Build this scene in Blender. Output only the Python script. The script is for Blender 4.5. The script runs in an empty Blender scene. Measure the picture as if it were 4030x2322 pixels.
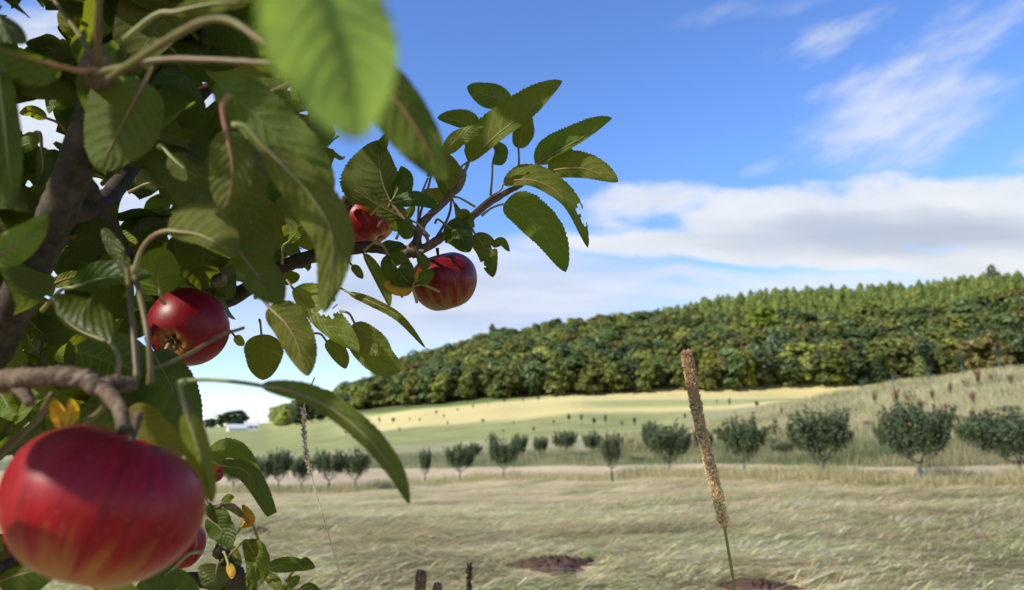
import bpy, math, random
import numpy as np
from mathutils import Vector, Matrix

S = bpy.context.scene
COL = S.collection
rng = np.random.default_rng(11)

# ------------------------------------------------------------------ camera
F = 2910.0                       # focal length in photograph pixels
PITCH = math.radians(11.3)
CAMZ = 1.30
cd = bpy.data.cameras.new('camera')
cam = bpy.data.objects.new('camera', cd)
COL.objects.link(cam)
cam.location = (0, 0, CAMZ)
cam.rotation_euler = (math.pi / 2 + PITCH, 0, 0)
cd.sensor_width = 36.0
cd.lens = 36.0 * F / 4030.0
cd.clip_start = 0.01
cd.clip_end = 20000
cd.dof.use_dof = True
cd.dof.focus_distance = 0.74
cd.dof.aperture_fstop = 8.5
S.camera = cam
CP, SP = math.cos(PITCH), math.sin(PITCH)
RIGHT = np.array([1.0, 0, 0])
UP = np.array([0, -SP, CP])
FWD = np.array([0, CP, SP])
CAM = np.array([0, 0, CAMZ])


def at(px, py, d):
    """Point of the place seen at photograph pixel (px, py), d metres away along the view axis."""
    return CAM + RIGHT * ((px - 2015) / F * d) + UP * ((1161 - py) / F * d) + FWD * d


def se(px, py):
    v = FWD + RIGHT * ((px - 2015) / F) + UP * ((1161 - py) / F)
    return v[0] / v[1], v[2] / v[1]


# ------------------------------------------------------------------ sun
SUN = Vector((-0.70, -0.44, 0.56)).normalized()
sd = bpy.data.lights.new('sun', 'SUN')
so = bpy.data.objects.new('sun', sd)
COL.objects.link(so)
so.rotation_euler = SUN.to_track_quat('Z', 'Y').to_euler()
sd.energy = 4.2
sd.angle = math.radians(0.6)
sd.color = (1.0, 0.93, 0.80)

# ------------------------------------------------------------------ node helpers
class NT:
    def __init__(self, tree):
        self.t = tree
        self.t.nodes.clear()

    def n(self, kind, **kw):
        nd = self.t.nodes.new(kind)
        for k, v in kw.items():
            setattr(nd, k, v)
        return nd

    def link(self, a, b):
        self.t.links.new(a, b)

    def put(self, sock, v):
        if v is None:
            return
        if hasattr(v, 'is_output') or isinstance(v, bpy.types.NodeSocket):
            self.link(v, sock)
        else:
            if sock.type == 'RGBA' and isinstance(v, (tuple, list)) and len(v) == 3:
                v = (*v, 1)
            sock.default_value = v

    def m(self, op, a, b=None, c=None, clamp=False):
        nd = self.n('ShaderNodeMath', operation=op, use_clamp=clamp)
        for i, v in enumerate((a, b, c)):
            if v is not None:
                self.put(nd.inputs[i], v)
        return nd.outputs[0]

    def mix(self, f, a, b, mode='MIX'):
        nd = self.n('ShaderNodeMix', data_type='RGBA', blend_type=mode)
        self.put(nd.inputs['Factor'], f)
        self.put(nd.inputs[6], a)
        self.put(nd.inputs[7], b)
        return nd.outputs[2]

    def noise(self, vec, scale, detail=4, rough=0.55, dim='3D'):
        nd = self.n('ShaderNodeTexNoise', noise_dimensions=dim)
        if vec is not None:
            self.link(vec, nd.inputs['Vector'])
        nd.inputs['Scale'].default_value = scale
        nd.inputs['Detail'].default_value = detail
        nd.inputs['Roughness'].default_value = rough
        return nd.outputs['Fac']

    def smooth(self, v, lo, hi):
        nd = self.n('ShaderNodeMapRange', interpolation_type='SMOOTHSTEP')
        self.put(nd.inputs[0], v)
        nd.inputs[1].default_value = lo
        nd.inputs[2].default_value = hi
        return nd.outputs[0]

    def attr(self, name):
        return self.n('ShaderNodeAttribute', attribute_name=name)

    def xyz(self, x, y, z):
        nd = self.n('ShaderNodeCombineXYZ')
        self.put(nd.inputs[0], x); self.put(nd.inputs[1], y); self.put(nd.inputs[2], z)
        return nd.outputs[0]

    def bump(self, h, strength, dist):
        nd = self.n('ShaderNodeBump')
        nd.inputs['Strength'].default_value = strength
        nd.inputs['Distance'].default_value = dist
        self.link(h, nd.inputs['Height'])
        return nd.outputs[0]


# ------------------------------------------------------------------ sky
W = bpy.data.worlds.new('World')
S.world = W
W.use_nodes = True
t = NT(W.node_tree)
sky = t.n('ShaderNodeTexSky', sky_type='NISHITA')
sky.sun_disc = False
sky.sun_elevation = math.asin(SUN.z)
sky.sun_rotation = math.atan2(SUN.x, SUN.y)
sky.air_density = 1.0
sky.dust_density = 0.0
sky.ozone_density = 2.2
tc = t.n('ShaderNodeTexCoord')
sep = t.n('ShaderNodeSeparateXYZ')
t.link(tc.outputs['Generated'], sep.inputs[0])
ay = t.m('MAXIMUM', t.m('ABSOLUTE', sep.outputs[1]), 0.08)
sx = t.m('DIVIDE', sep.outputs[0], ay)
ex = t.m('DIVIDE', sep.outputs[2], ay)
flat = t.xyz(sx, ex, 0.0)
wn = t.n('ShaderNodeTexNoise'); wn.inputs['Scale'].default_value = 5.5; wn.inputs['Detail'].default_value = 5
wn.inputs['Roughness'].default_value = 0.55
t.link(flat, wn.inputs['Vector'])
wsep = t.n('ShaderNodeSeparateColor'); t.link(wn.outputs['Color'], wsep.inputs[0])
wx = t.m('SUBTRACT', wsep.outputs[0], 0.5)
wy = t.m('SUBTRACT', wsep.outputs[1], 0.5)
# streaky and puffy noises
puff = t.noise(t.xyz(t.m('MULTIPLY', sx, 1.0), t.m('MULTIPLY', ex, 2.2), 3.1), 7.0, 6, 0.55)
lay = t.noise(t.xyz(t.m('MULTIPLY', sx, 1.0), t.m('MULTIPLY', ex, 6.0), 7.7), 3.0, 5, 0.5)
wa = math.radians(27)
rx = t.m('ADD', t.m('MULTIPLY', sx, math.cos(wa)), t.m('MULTIPLY', ex, math.sin(wa)))
ry = t.m('SUBTRACT', t.m('MULTIPLY', ex, math.cos(wa)), t.m('MULTIPLY', sx, math.sin(wa)))
wisp = t.noise(t.xyz(t.m('MULTIPLY', rx, 3.0), t.m('MULTIPLY', ry, 10.0), 1.3), 2.6, 7, 0.58)

def blob(px, py, rxp, ryp, ang, nz, namp, lo, hi, gain, warp=(0.10, 0.06)):
    s0, e0 = se(px, py)
    a, b = rxp / F, ryp / F
    dx = t.m('SUBTRACT', t.m('ADD', sx, t.m('MULTIPLY', wx, warp[0])), s0)
    dy = t.m('SUBTRACT', t.m('ADD', ex, t.m('MULTIPLY', wy, warp[1])), e0)
    ca, sa = math.cos(math.radians(ang)), math.sin(math.radians(ang))
    u = t.m('DIVIDE', t.m('ADD', t.m('MULTIPLY', dx, ca), t.m('MULTIPLY', dy, sa)), a)
    v = t.m('DIVIDE', t.m('SUBTRACT', t.m('MULTIPLY', dy, ca), t.m('MULTIPLY', dx, sa)), b)
    q = t.m('SUBTRACT', 1.0, t.m('ADD', t.m('MULTIPLY', u, u), t.m('MULTIPLY', v, v)))
    q = t.m('ADD', q, t.m('MULTIPLY', t.m('SUBTRACT', nz, 0.5), namp))
    return t.m('MULTIPLY', t.smooth(q, lo, hi), gain)

#        px    py    rx    ry  ang noise amp  lo   hi  gain
BL = [(3330, 850, 1000, 175, 2, puff, 2.8, 0.0, 0.7, 0.95),       # long cloud bank
      (4150, 880, 950, 240, 0, puff, 1.6, 0.0, 0.6, 0.97),
      (2560, 790, 330, 95, 4, puff, 2.6, 0.0, 0.9, 0.85),
      (3050, 990, 1250, 72, -3.5, lay, 1.4, -0.15, 0.7, 0.97),       # bright streak
      (3750, 1055, 1000, 72, -4, lay, 1.2, -0.15, 0.6, 1.0),
      (2450, 1085, 700, 42, 0, lay, 1.2, -0.1, 0.9, 0.75),
      (3300, 1110, 1300, 60, -2, lay, 2.0, -0.1, 1.1, 0.8),
      (2900, 1165, 900, 50, 2, lay, 2.0, -0.1, 1.1, 0.7),
      (2350, 1185, 420, 90, 4, puff, 2.6, 0.0, 1.0, 0.85),
      (1750, 1160, 1000, 240, 0, lay, 1.2, -0.3, 0.8, 0.85),         # soft veil over the wood
      (1150, 1300, 800, 130, 0, lay, 1.4, 0.1, 1.1, 0.55),
      (900, 1640, 900, 45, 0, lay, 1.2, 0.0, 1.0, 0.45),
      (3530, 440, 470, 250, 22, wisp, 3.0, -0.5, 1.7, 0.88),        # high wisps
      (3250, 140, 340, 100, 28, wisp, 3.0, -0.1, 1.9, 0.7),
      (3850, 110, 460, 150, 32, wisp, 3.2, -0.1, 2.2, 0.6),
      (3000, 640, 110, 45, 20, wisp, 2.5, 0.1, 1.8, 0.35),
      (4010, 610, 180, 55, 25, wisp, 2.5, 0.1, 1.8, 0.45),
      (2950, 30, 420, 70, 15, wisp, 2.8, 0.2, 2.2, 0.35),
      (250, 550, 1150, 800, 0, puff, 1.6, -0.1, 0.9, 0.9),         # bright cloud behind the tree
      ]
dens = None
for b in BL:
    d = blob(*b)
    dens = d if dens is None else t.m('MAXIMUM', dens, d)
# the bank is greyer in its lower middle
gs, ge = se(3650, 930)
gx = t.m('DIVIDE', t.m('SUBTRACT', sx, gs), 0.36)
gy = t.m('DIVIDE', t.m('SUBTRACT', t.m('ADD', ex, t.m('MULTIPLY', wy, 0.05)), ge), 0.036)
grey = t.smooth(t.m('ADD', t.m('SUBTRACT', 1.0, t.m('ADD', t.m('MULTIPLY', gx, gx), t.m('MULTIPLY', gy, gy))),
                    t.m('MULTIPLY', t.m('SUBTRACT', lay, 0.5), 2.4)), -0.5, 1.3)
vs, ve = se(1900, 1200)
vx = t.m('DIVIDE', t.m('SUBTRACT', sx, vs), 0.36)
vy = t.m('DIVIDE', t.m('SUBTRACT', ex, ve), 0.085)
veil = t.smooth(t.m('SUBTRACT', 1.0, t.m('ADD', t.m('MULTIPLY', vx, vx), t.m('MULTIPLY', vy, vy))), -0.4, 1.0)
CL = 1.0
cloud = t.mix(grey, t.mix(puff, (4.3, 4.7, 5.3, 1), (6.1, 6.2, 6.3, 1)), (3.3, 3.7, 4.4, 1))
cloud = t.mix(veil, cloud, t.mix(t.smooth(lay, 0.35, 0.65), (3.6, 4.1, 5.0, 1), (5.2, 5.4, 5.8, 1)))
hs = t.n('ShaderNodeHueSaturation')
hs.inputs['Hue'].default_value = 0.512
hs.inputs['Saturation'].default_value = 1.12
hs.inputs['Value'].default_value = 1.0
t.link(sky.outputs[0], hs.inputs['Color'])
skyc = t.mix(1.0, hs.outputs[0], t.mix(t.smooth(ex, 0.05, 0.42), (1.22, 1.24, 1.42, 1), (1.16, 1.38, 1.60, 1)), 'MULTIPLY')
full = t.mix(dens, skyc, cloud)
bg = t.n('ShaderNodeBackground')
bg.inputs['Strength'].default_value = 0.10
t.link(full, bg.inputs['Color'])
wo = t.n('ShaderNodeOutputWorld')
t.link(bg.outputs[0], wo.inputs['Surface'])

S.view_settings.view_transform = 'Standard'
S.view_settings.look = 'None'
S.view_settings.exposure = 0.65
S.view_settings.gamma = 1.0
S.cycles.use_denoising = True
S.cycles.max_bounces = 10
S.cycles.transmission_bounces = 8
S.cycles.transparent_max_bounces = 8

# ------------------------------------------------------------------ mesh helpers
def mesh(name, V, Q=None, T=None, tint=None, uv=None, smooth=True, mats=(), matidx=None, vec=None):
    V = np.asarray(V, dtype=np.float32).reshape(-1, 3)
    nq = 0 if Q is None else len(Q)
    nt = 0 if T is None else len(T)
    loops, starts, tot = [], [], []
    if nq:
        Q = np.asarray(Q, dtype=np.int32).reshape(-1, 4)
        loops.append(Q.ravel()); starts.append(np.arange(nq, dtype=np.int32) * 4); tot.append(np.full(nq, 4, np.int32))
    if nt:
        T = np.asarray(T, dtype=np.int32).reshape(-1, 3)
        loops.append(T.ravel()); starts.append(nq * 4 + np.arange(nt, dtype=np.int32) * 3); tot.append(np.full(nt, 3, np.int32))
    me = bpy.data.meshes.new(name)
    me.vertices.add(len(V)); me.vertices.foreach_set('co', V.ravel())
    L = np.concatenate(loops)
    me.loops.add(len(L)); me.loops.foreach_set('vertex_index', L)
    me.polygons.add(nq + nt)
    me.polygons.foreach_set('loop_start', np.concatenate(starts))
    me.polygons.foreach_set('use_smooth', np.full(nq + nt, smooth, dtype=bool))
    if matidx is not None:
        me.polygons.foreach_set('material_index', np.asarray(matidx, dtype=np.int32))
    me.update(calc_edges=True)
    c = np.ones((len(V), 4), np.float32)
    if tint is not None:
        c[:, :3] = np.asarray(tint, dtype=np.float32).reshape(-1, 3) if np.ndim(tint) > 1 else np.asarray(tint)
    at_ = me.attributes.new('tint', 'FLOAT_COLOR', 'POINT')
    at_.data.foreach_set('color', c.ravel())
    if uv is not None:
        ul = me.uv_layers.new(name='UVMap')
        ul.data.foreach_set('uv', np.asarray(uv, dtype=np.float32)[L].ravel())
    if vec is not None:
        for k, v in vec.items():
            v = np.asarray(v, dtype=np.float32)
            if v.ndim == 1:
                a = me.attributes.new(k, 'FLOAT', 'POINT'); a.data.foreach_set('value', v)
            else:
                a = me.attributes.new(k, 'FLOAT_VECTOR', 'POINT'); a.data.foreach_set('vector', v.ravel())
    for m_ in mats:
        me.materials.append(m_)
    return me


def link(name, me, parent=None, loc=None):
    o = bpy.data.objects.new(name, me)
    COL.objects.link(o)
    if loc is not None:
        o.location = loc
    if parent is not None:
        o.parent = parent
    return o


def tag(o, label=None, cat=None, group=None, kind=None):
    if label: o['label'] = label
    if cat: o['category'] = cat
    if group: o['group'] = group
    if kind: o['kind'] = kind
    return o


def empty(name, loc, rz=0.0):
    o = bpy.data.objects.new(name, None)
    COL.objects.link(o)
    o.location = loc
    o.rotation_euler = (0, 0, rz)
    o.empty_display_size = 0.1
    return o


def copy_tree(src, loc, rz, sc):
    o = src.copy(); COL.objects.link(o)
    o.location = loc; o.rotation_euler = (0, 0, rz); o.scale = (sc[0], sc[0], sc[1]) if isinstance(sc, tuple) else (sc, sc, sc)
    for ch in src.children:
        c = ch.copy(); COL.objects.link(c); c.parent = o
    return o


def crom(P, n):
    P = np.asarray(P, float)
    if len(P) == 2:
        tt = np.linspace(0, 1, n)[:, None]
        return P[0] * (1 - tt) + P[1] * tt
    E = np.vstack([2 * P[0] - P[1], P, 2 * P[-1] - P[-2]])
    k = len(P) - 1
    out = []
    for x in np.linspace(0, k, n):
        i = min(int(x), k - 1); f = x - i
        a, b, c, d = E[i], E[i + 1], E[i + 2], E[i + 3]
        out.append(0.5 * ((2 * b) + (-a + c) * f + (2 * a - 5 * b + 4 * c - d) * f * f + (-a + 3 * b - 3 * c + d) * f ** 3))
    return np.array(out)


def tube(P, R, n=8, steps=24, rough=0.0, seed=0, cap=True):
    """tapered tube along a smooth curve -> V, Q, T"""
    pts = crom(P, steps)
    rad = crom(np.asarray(R, float)[:, None], steps)[:, 0]
    r_ = np.random.default_rng(seed)
    d = np.gradient(pts, axis=0)
    d /= np.linalg.norm(d, axis=1)[:, None] + 1e-12
    up = np.array([0.3, 0.2, 0.93])
    V = []
    for i in range(steps):
        a = np.cross(d[i], up); a /= np.linalg.norm(a) + 1e-9
        b = np.cross(a, d[i])
        for j in range(n):
            th = 2 * math.pi * j / n
            rr = rad[i] * (1 + rough * r_.normal())
            V.append(pts[i] + rr * (math.cos(th) * a + math.sin(th) * b))
    Q = [[i * n + j, (i + 1) * n + j, (i + 1) * n + (j + 1) % n, i * n + (j + 1) % n] for i in range(steps - 1) for j in range(n)]
    T = []
    if cap:
        V.append(pts[0]); V.append(pts[-1])
        c0, c1 = len(V) - 2, len(V) - 1
        for j in range(n):
            T.append([c0, j, (j + 1) % n]); T.append([c1, (steps - 1) * n + (j + 1) % n, (steps - 1) * n + j])
    return np.array(V), np.array(Q), np.array(T).reshape(-1, 3)


def join(parts):
    V, Q, T, n = [], [], [], 0
    for v, q, t_ in parts:
        V.append(v); 
        if len(q): Q.append(np.asarray(q) + n)
        if len(t_): T.append(np.asarray(t_) + n)
        n += len(v)
    return np.vstack(V), (np.vstack(Q) if Q else None), (np.vstack(T) if T else None)


def mat(name):
    m_ = bpy.data.materials.new(name)
    m_.use_nodes = True
    return m_, NT(m_.node_tree)


def finish(t, shader):
    o = t.n('ShaderNodeOutputMaterial')
    t.link(shader, o.inputs['Surface'])


def princ(t, color, rough=0.6, spec=0.4, normal=None, **kw):
    p = t.n('ShaderNodeBsdfPrincipled')
    t.put(p.inputs['Base Color'], color)
    t.put(p.inputs['Roughness'], rough)
    t.put(p.inputs['Specular IOR Level'], spec)
    if normal is not None:
        t.link(normal, p.inputs['Normal'])
    for k, v in kw.items():
        t.put(p.inputs[k], v)
    return p.outputs[0]


def add_shader_mix(t, f, a, b):
    mx = t.n('ShaderNodeMixShader')
    t.put(mx.inputs[0], f); t.link(a, mx.inputs[1]); t.link(b, mx.inputs[2])
    return mx.outputs[0]

# ================================================================== MATERIALS of the landscape
def foliage_mat(name, rough=0.6, trans=0.25, through=(1.3, 1.35, 0.6, 1)):
    m_, t = mat(name)
    a = t.attr('tint').outputs['Color']
    oi = t.n('ShaderNodeObjectInfo')
    c = t.mix(1.0, a, oi.outputs['Color'], 'MULTIPLY')
    s = princ(t, c, rough, 0.25)
    tr = t.n('ShaderNodeBsdfTranslucent')
    t.link(t.mix(1.0, c, through, 'MULTIPLY'), tr.inputs['Color'])
    finish(t, add_shader_mix(t, trans, s, tr.outputs[0]))
    return m_

M_FOL = foliage_mat('foliage', 0.7, 0.42)
M_GRASS = foliage_mat('dry_grass', 0.7, 0.3, (1.26, 1.15, 0.66, 1))

def bark_mat(name, c1, c2, c3, scale, bump=0.5, dist=0.002):
    m_, t = mat(name)
    tc = t.n('ShaderNodeTexCoord')
    n1 = t.noise(tc.outputs['Object'], scale, 6, 0.65)
    n2 = t.noise(tc.outputs['Object'], scale * 0.22, 3, 0.5)
    n3 = t.noise(tc.outputs['Object'], scale * 3.5, 3, 0.6)
    c = t.mix(t.smooth(n1, 0.35, 0.68), c1, c2)
    c = t.mix(t.m('MULTIPLY', t.smooth(n2, 0.5, 0.7), 0.7), c, c3)
    s = princ(t, c, 0.75, 0.3, t.bump(t.m('ADD', n1, t.m('MULTIPLY', n3, 0.4)), bump, dist))
    finish(t, s)
    return m_

M_FARBARK = bark_mat('orchard_bark', (0.10, 0.10, 0.09), (0.22, 0.21, 0.19), (0.06, 0.06, 0.05), 30)

def flat_mat(name, c, rough=0.6, var=0.25, scale=8):
    m_, t = mat(name)
    tc = t.n('ShaderNodeTexCoord')
    n1 = t.noise(tc.outputs['Object'], scale, 5, 0.6)
    k = t.m('ADD', 1 - var, t.m('MULTIPLY', n1, 2 * var))
    v = t.n('ShaderNodeVectorMath', operation='SCALE'); v.inputs[0].default_value = c; t.link(k, v.inputs['Scale'])
    finish(t, princ(t, v.outputs[0], rough, 0.3))
    return m_

M_GUARD = flat_mat('green_plastic', (0.03, 0.07, 0.062), 0.5)
M_WHITE = flat_mat('white_render', (0.74, 0.73, 0.70), 0.8, 0.06)
M_ROOF = flat_mat('pale_roof', (0.55, 0.55, 0.56), 0.7, 0.08)
M_DARKGLASS = flat_mat('dark_window', (0.04, 0.05, 0.06), 0.15)
M_SOIL = flat_mat('red_soil', (0.066, 0.036, 0.024), 0.95, 0.5, 14)
M_DOCK = foliage_mat('dock_seed', 0.8, 0.15)

# ================================================================== TERRAIN
Hh = 1161 + F * math.tan(PITCH)      # photograph row of eye level
def zpy(Y, py):
    return CAMZ + Y * math.tan(PITCH + math.atan((1161 - py) / F))

FLAT = lambda Y: 1161 - F * math.tan(math.atan(-CAMZ / Y) - PITCH)
COLS = {
    -900: [(12, FLAT(12)), (24, 2000), (41, 1945), (60, 1855), (110, 1785), (200, 1745), (350, 1712), (470, 1697), (620, 1690), (900, 1700), (3000, 1725)],
    700: [(12, FLAT(12)), (24, 2000), (41, 1940), (60, 1855), (110, 1785), (200, 1745), (350, 1712), (470, 1697), (620, 1690), (900, 1700), (3000, 1725)],
    1050: [(12, FLAT(12)), (24, 2000), (41, 1938), (60, 1855), (110, 1782), (200, 1735), (330, 1700), (470, 1690), (620, 1662), (900, 1690), (3000, 1725)],
    1250: [(12, FLAT(12)), (24, 2000), (41, 1938), (60, 1850), (105, 1775), (180, 1715), (260, 1665), (420, 1655), (600, 1605), (900, 1660), (3000, 1725)],
    1400: [(12, FLAT(12)), (24, 2000), (41, 1935), (60, 1845), (100, 1768), (160, 1705), (240, 1640), (290, 1622), (340, 1610), (430, 1570), (520, 1600), (900, 1690), (3000, 1725)],
    1700: [(12, FLAT(12)), (24, 1995), (48, 1905), (62, 1842), (95, 1762), (140, 1700), (220, 1612), (260, 1600), (290, 1592), (430, 1455), (520, 1500), (900, 1650), (3000, 1725)],
    2000: [(12, FLAT(12)), (24, 1990), (45, 1885), (58, 1838), (90, 1752), (130, 1700), (205, 1582), (230, 1578), (265, 1585), (430, 1375), (520, 1430), (900, 1650), (3000, 1725)],
    2300: [(12, FLAT(12)), (24, 1975), (38, 1890), (50, 1836), (78, 1752), (118, 1695), (200, 1560), (222, 1558), (262, 1570), (440, 1330), (540, 1400), (900, 1650), (3000, 1725)],
    2600: [(12, FLAT(12)), (22, 1960), (34, 1873), (44, 1832), (64, 1755), (92, 1705), (130, 1672), (200, 1552), (220, 1553), (258, 1562), (445, 1290), (560, 1380), (900, 1650), (3000, 1725)],
    2850: [(12, FLAT(12)), (22, 1955), (30, 1880), (38, 1828), (55, 1748), (82, 1665), (110, 1640), (150, 1620), (200, 1553), (220, 1556), (255, 1560), (450, 1235), (560, 1330), (900, 1650), (3000, 1725)],
    3100: [(12, FLAT(12)), (20, 1950), (27, 1886), (33, 1834), (48, 1745), (80, 1600), (96, 1586), (130, 1600), (200, 1562), (222, 1568), (255, 1560), (450, 1205), (560, 1310), (900, 1650), (3000, 1725)],
    3350: [(12, FLAT(12)), (20, 1950), (24.5, 1890), (30, 1836), (44, 1745), (76, 1550), (88, 1541), (120, 1560), (200, 1570), (255, 1545), (450, 1190), (560, 1310), (900, 1650), (3000, 1725)],
    3600: [(12, FLAT(12)), (18, 1955), (22.5, 1910), (28, 1838), (41, 1750), (73, 1508), (84, 1500), (115, 1530), (200, 1565), (255, 1520), (450, 1180), (560, 1310), (900, 1650), (3000, 1725)],
    4030: [(12, FLAT(12)), (18, 1955), (22, 1905), (27, 1830), (38, 1735), (68, 1458), (78, 1450), (105, 1480), (200, 1550), (255, 1490), (450, 1140), (560, 1300), (900, 1650), (3000, 1725)],
    5200: [(12, FLAT(12)), (18, 1955), (22, 1905), (27, 1830), (38, 1730), (65, 1440), (78, 1430), (105, 1470), (200, 1540), (255, 1480), (450, 1100), (560, 1300), (900, 1650), (3000, 1725)],
}
PX = np.array(sorted(COLS))
LY = np.linspace(math.log(4), math.log(3000), 420)
TAB = []
for p in PX:
    Ys = np.array([0.5, 8.0] + [a for a, _ in COLS[p]])
    Zs = np.array([0.0, 0.0] + [zpy(a, b) for a, b in COLS[p]])
    z = np.interp(np.exp(LY), Ys, Zs)
    k = np.array([1, 2, 3, 4, 3, 2, 1.0]); k /= k.sum()
    z = np.convolve(np.pad(z, 3, mode='edge'), k, mode='valid')
    TAB.append(z)
TAB = np.array(TAB)

def ground(X, Y):
    X = np.asarray(X, float); Y = np.asarray(Y, float)
    Yc = np.maximum(Y, 4.0)
    px = 2015 + F * (X / Yc) / CP
    px = np.clip(px, PX[0], PX[-1])
    i = np.clip(np.searchsorted(PX, px) - 1, 0, len(PX) - 2)
    f = (px - PX[i]) / (PX[i + 1] - PX[i])
    f = f * f * (3 - 2 * f) * 0.5 + f * 0.5
    ly = (np.log(Yc) - LY[0]) / (LY[1] - LY[0])
    ly = np.clip(ly, 0, len(LY) - 1.001)
    j = ly.astype(int); g = ly - j
    za = TAB[i, j] * (1 - g) + TAB[i, j + 1] * g
    zb = TAB[i + 1, j] * (1 - g) + TAB[i + 1, j + 1] * g
    return za * (1 - f) + zb * f

def pxy(px, Y):
    """ground point at distance Y below photograph column px (near the horizon)"""
    X = (px - 2015) / F * CP * Y
    return X, Y, float(ground(X, Y))

def pcol(X, Y):
    return 2015 + F * (X / np.maximum(Y, 4)) / CP

def vnoise(x, y, s=1.0, seed=0):
    r_ = np.random.default_rng(seed)
    o = np.zeros_like(np.asarray(x, float))
    for k in range(7):
        a = r_.uniform(0, 2 * math.pi); f = s * r_.uniform(0.6, 2.2); p = r_.uniform(0, 6.28)
        o = o + np.sin((x * math.cos(a) + y * math.sin(a)) * f + p + 1.3 * np.sin((x * math.sin(a) - y * math.cos(a)) * f * 0.7 + p * 2)) / 7
    return o

# sheet
A = np.concatenate([np.linspace(-1.6, -0.9, 20)[:-1], np.linspace(-0.9, 0.9, 320), np.linspace(0.9, 1.6, 20)[1:]])
Yr = np.concatenate([np.linspace(-40, 4, 12)[:-1], np.exp(np.linspace(math.log(4), math.log(3500), 330))])
GA, GY = np.meshgrid(A, Yr)
GX = GA * (14 + np.maximum(GY, 0))
GZ = ground(GX, GY)
near = np.clip((60 - GY) / 30, 0, 1) * (GY > 2)
GZ = GZ + near * (0.035 * vnoise(GX, GY, 2.4, 5) + 0.02 * vnoise(GX, GY, 6, 6))
# zones of what grows there; sun on the hill put into its straw colour
gp = pcol(GX, GY)
hay = np.array([0.50, 0.40, 0.225]); straw = np.array([0.58, 0.48, 0.20]); green = np.array([0.17, 0.205, 0.09])
fld = np.array([0.265, 0.275, 0.10]); slope = np.array([0.33, 0.305, 0.155]); lush = np.array([0.16, 0.24, 0.05]); track = np.array([0.50, 0.395, 0.24])
def ss(x, a, b):
    u = np.clip((x - a) / (b - a), 0, 1); return u * u * (3 - 2 * u)
Cc = np.broadcast_to(hay, GX.shape + (3,)).copy()
def lay_on(msk, c):
    global Cc
    Cc = Cc * (1 - msk[..., None]) + c * msk[..., None]
rowY = np.interp(gp, [700, 1400, 1700, 2000, 2300, 2600, 2850, 3100, 3350, 3600, 4030], [41, 41, 48, 45, 38, 34, 30, 27, 24.5, 22.5, 22])
bankY = np.interp(gp, [700, 1400, 1700, 2000, 2300, 2600, 2850, 3100, 3350, 3600, 4030], [60, 60, 62, 58, 50, 44, 38, 33, 30, 28, 27])
lay_on(ss(GY, rowY * 1.02, rowY * 1.06) * (1 - ss(GY, bankY * 0.97, bankY * 1.0)), track)
lay_on(ss(GY, bankY * 0.98, bankY * 1.02), slope)
lay_on(ss(GY, bankY, bankY * 1.03) * (1 - ss(GY, bankY * 1.25, bankY * 1.5)) * .75, green * .8)
lay_on(ss(GY, bankY * 1.0, bankY * 1.02) * (1 - ss(GY, bankY * 1.05, bankY * 1.16)), green * 0.95)
mid = ss(GY, 92, 112) * (1 - ss(gp, 2500, 3000))
lay_on(mid, fld)
Cc = Cc * (1 + (GY > 60) * (GY < 250) * (.07 * np.sin(GY * 1.35 + .25 * GX + 3 * vnoise(GX, GY, .02, 3)) + .06 * np.sin(GY * .55 - .12 * GX + 1)))[..., None]
wav = 10 * vnoise(GX, GY, 0.03, 9)
hill = ss(GY + 1.2 * wav, 150, 160) * (1 - ss(gp, 3300, 3500))
lay_on(hill * ss(gp, 1280, 1500), straw)
strip = ss(GY + wav, 163, 167) * (1 - ss(GY + .5 * wav, 180, 184)) * ss(gp, 2150, 2450)
lay_on(strip * hill * 0.95, fld * 1.2)
lay_on(ss(GY, 238, 246) * ss(gp, 1350, 1500) * (1 - ss(gp, 1900, 2200)), lush)
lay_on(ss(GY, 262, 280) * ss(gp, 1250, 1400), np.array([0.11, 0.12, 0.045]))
lay_on(ss(GY, 380, 420) * (1 - ss(gp, 1150, 1300)), fld * 1.15)
Cc = Cc * (1 + 0.22 * vnoise(GX, GY, 0.5, 21) * (GY < 150) + 0.12 * vnoise(GX, GY, 0.08, 22))[..., None]
gpatch = ss(vnoise(GX, GY * 1.6, 0.9, 31) + 0.4 * vnoise(GX, GY, 2.5, 32), 0.12, 0.42) * (GY < rowY)
lay_on(gpatch * 0.75, green)
nr, nc = GX.shape
idx = np.arange(nr * nc).reshape(nr, nc)
Qs = np.stack([idx[:-1, :-1], idx[:-1, 1:], idx[1:, 1:], idx[1:, :-1]], -1).reshape(-1, 4)

m_, t = mat('field_ground')
tc = t.n('ShaderNodeTexCoord')
a = t.attr('tint').outputs['Color']
n1 = t.noise(tc.outputs['Object'], 0.9, 8, 0.65)
n2 = t.noise(tc.outputs['Object'], 9.0, 6, 0.7)
mp = t.n('ShaderNodeMapping'); mp.inputs['Scale'].default_value = (0.35, 1.4, 1.0); mp.inputs['Rotation'].default_value = (0, 0, 0.25)
t.link(tc.outputs['Object'], mp.inputs['Vector'])
n3 = t.noise(mp.outputs[0], 14.0, 6, 0.7)
k = t.m('ADD', 0.45, t.m('MULTIPLY', t.m('ADD', t.m('ADD', n1, n2), n3), 0.37))
v = t.n('ShaderNodeVectorMath', operation='SCALE'); t.link(a, v.inputs[0]); t.link(k, v.inputs['Scale'])
finish(t, princ(t, v.outputs[0], 0.95, 0.15, t.bump(t.m('ADD', n2, n3), 0.8, 0.06)))
M_GROUND = m_
g_me = mesh('ground', np.stack([GX, GY, GZ], -1).reshape(-1, 3), Qs, tint=Cc.reshape(-1, 3), mats=[M_GROUND])
g_o = link('ground', g_me)
tag(g_o, 'mown hay field, dry slopes and pasture rising to the wooded hill', 'ground', kind='structure')

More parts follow.
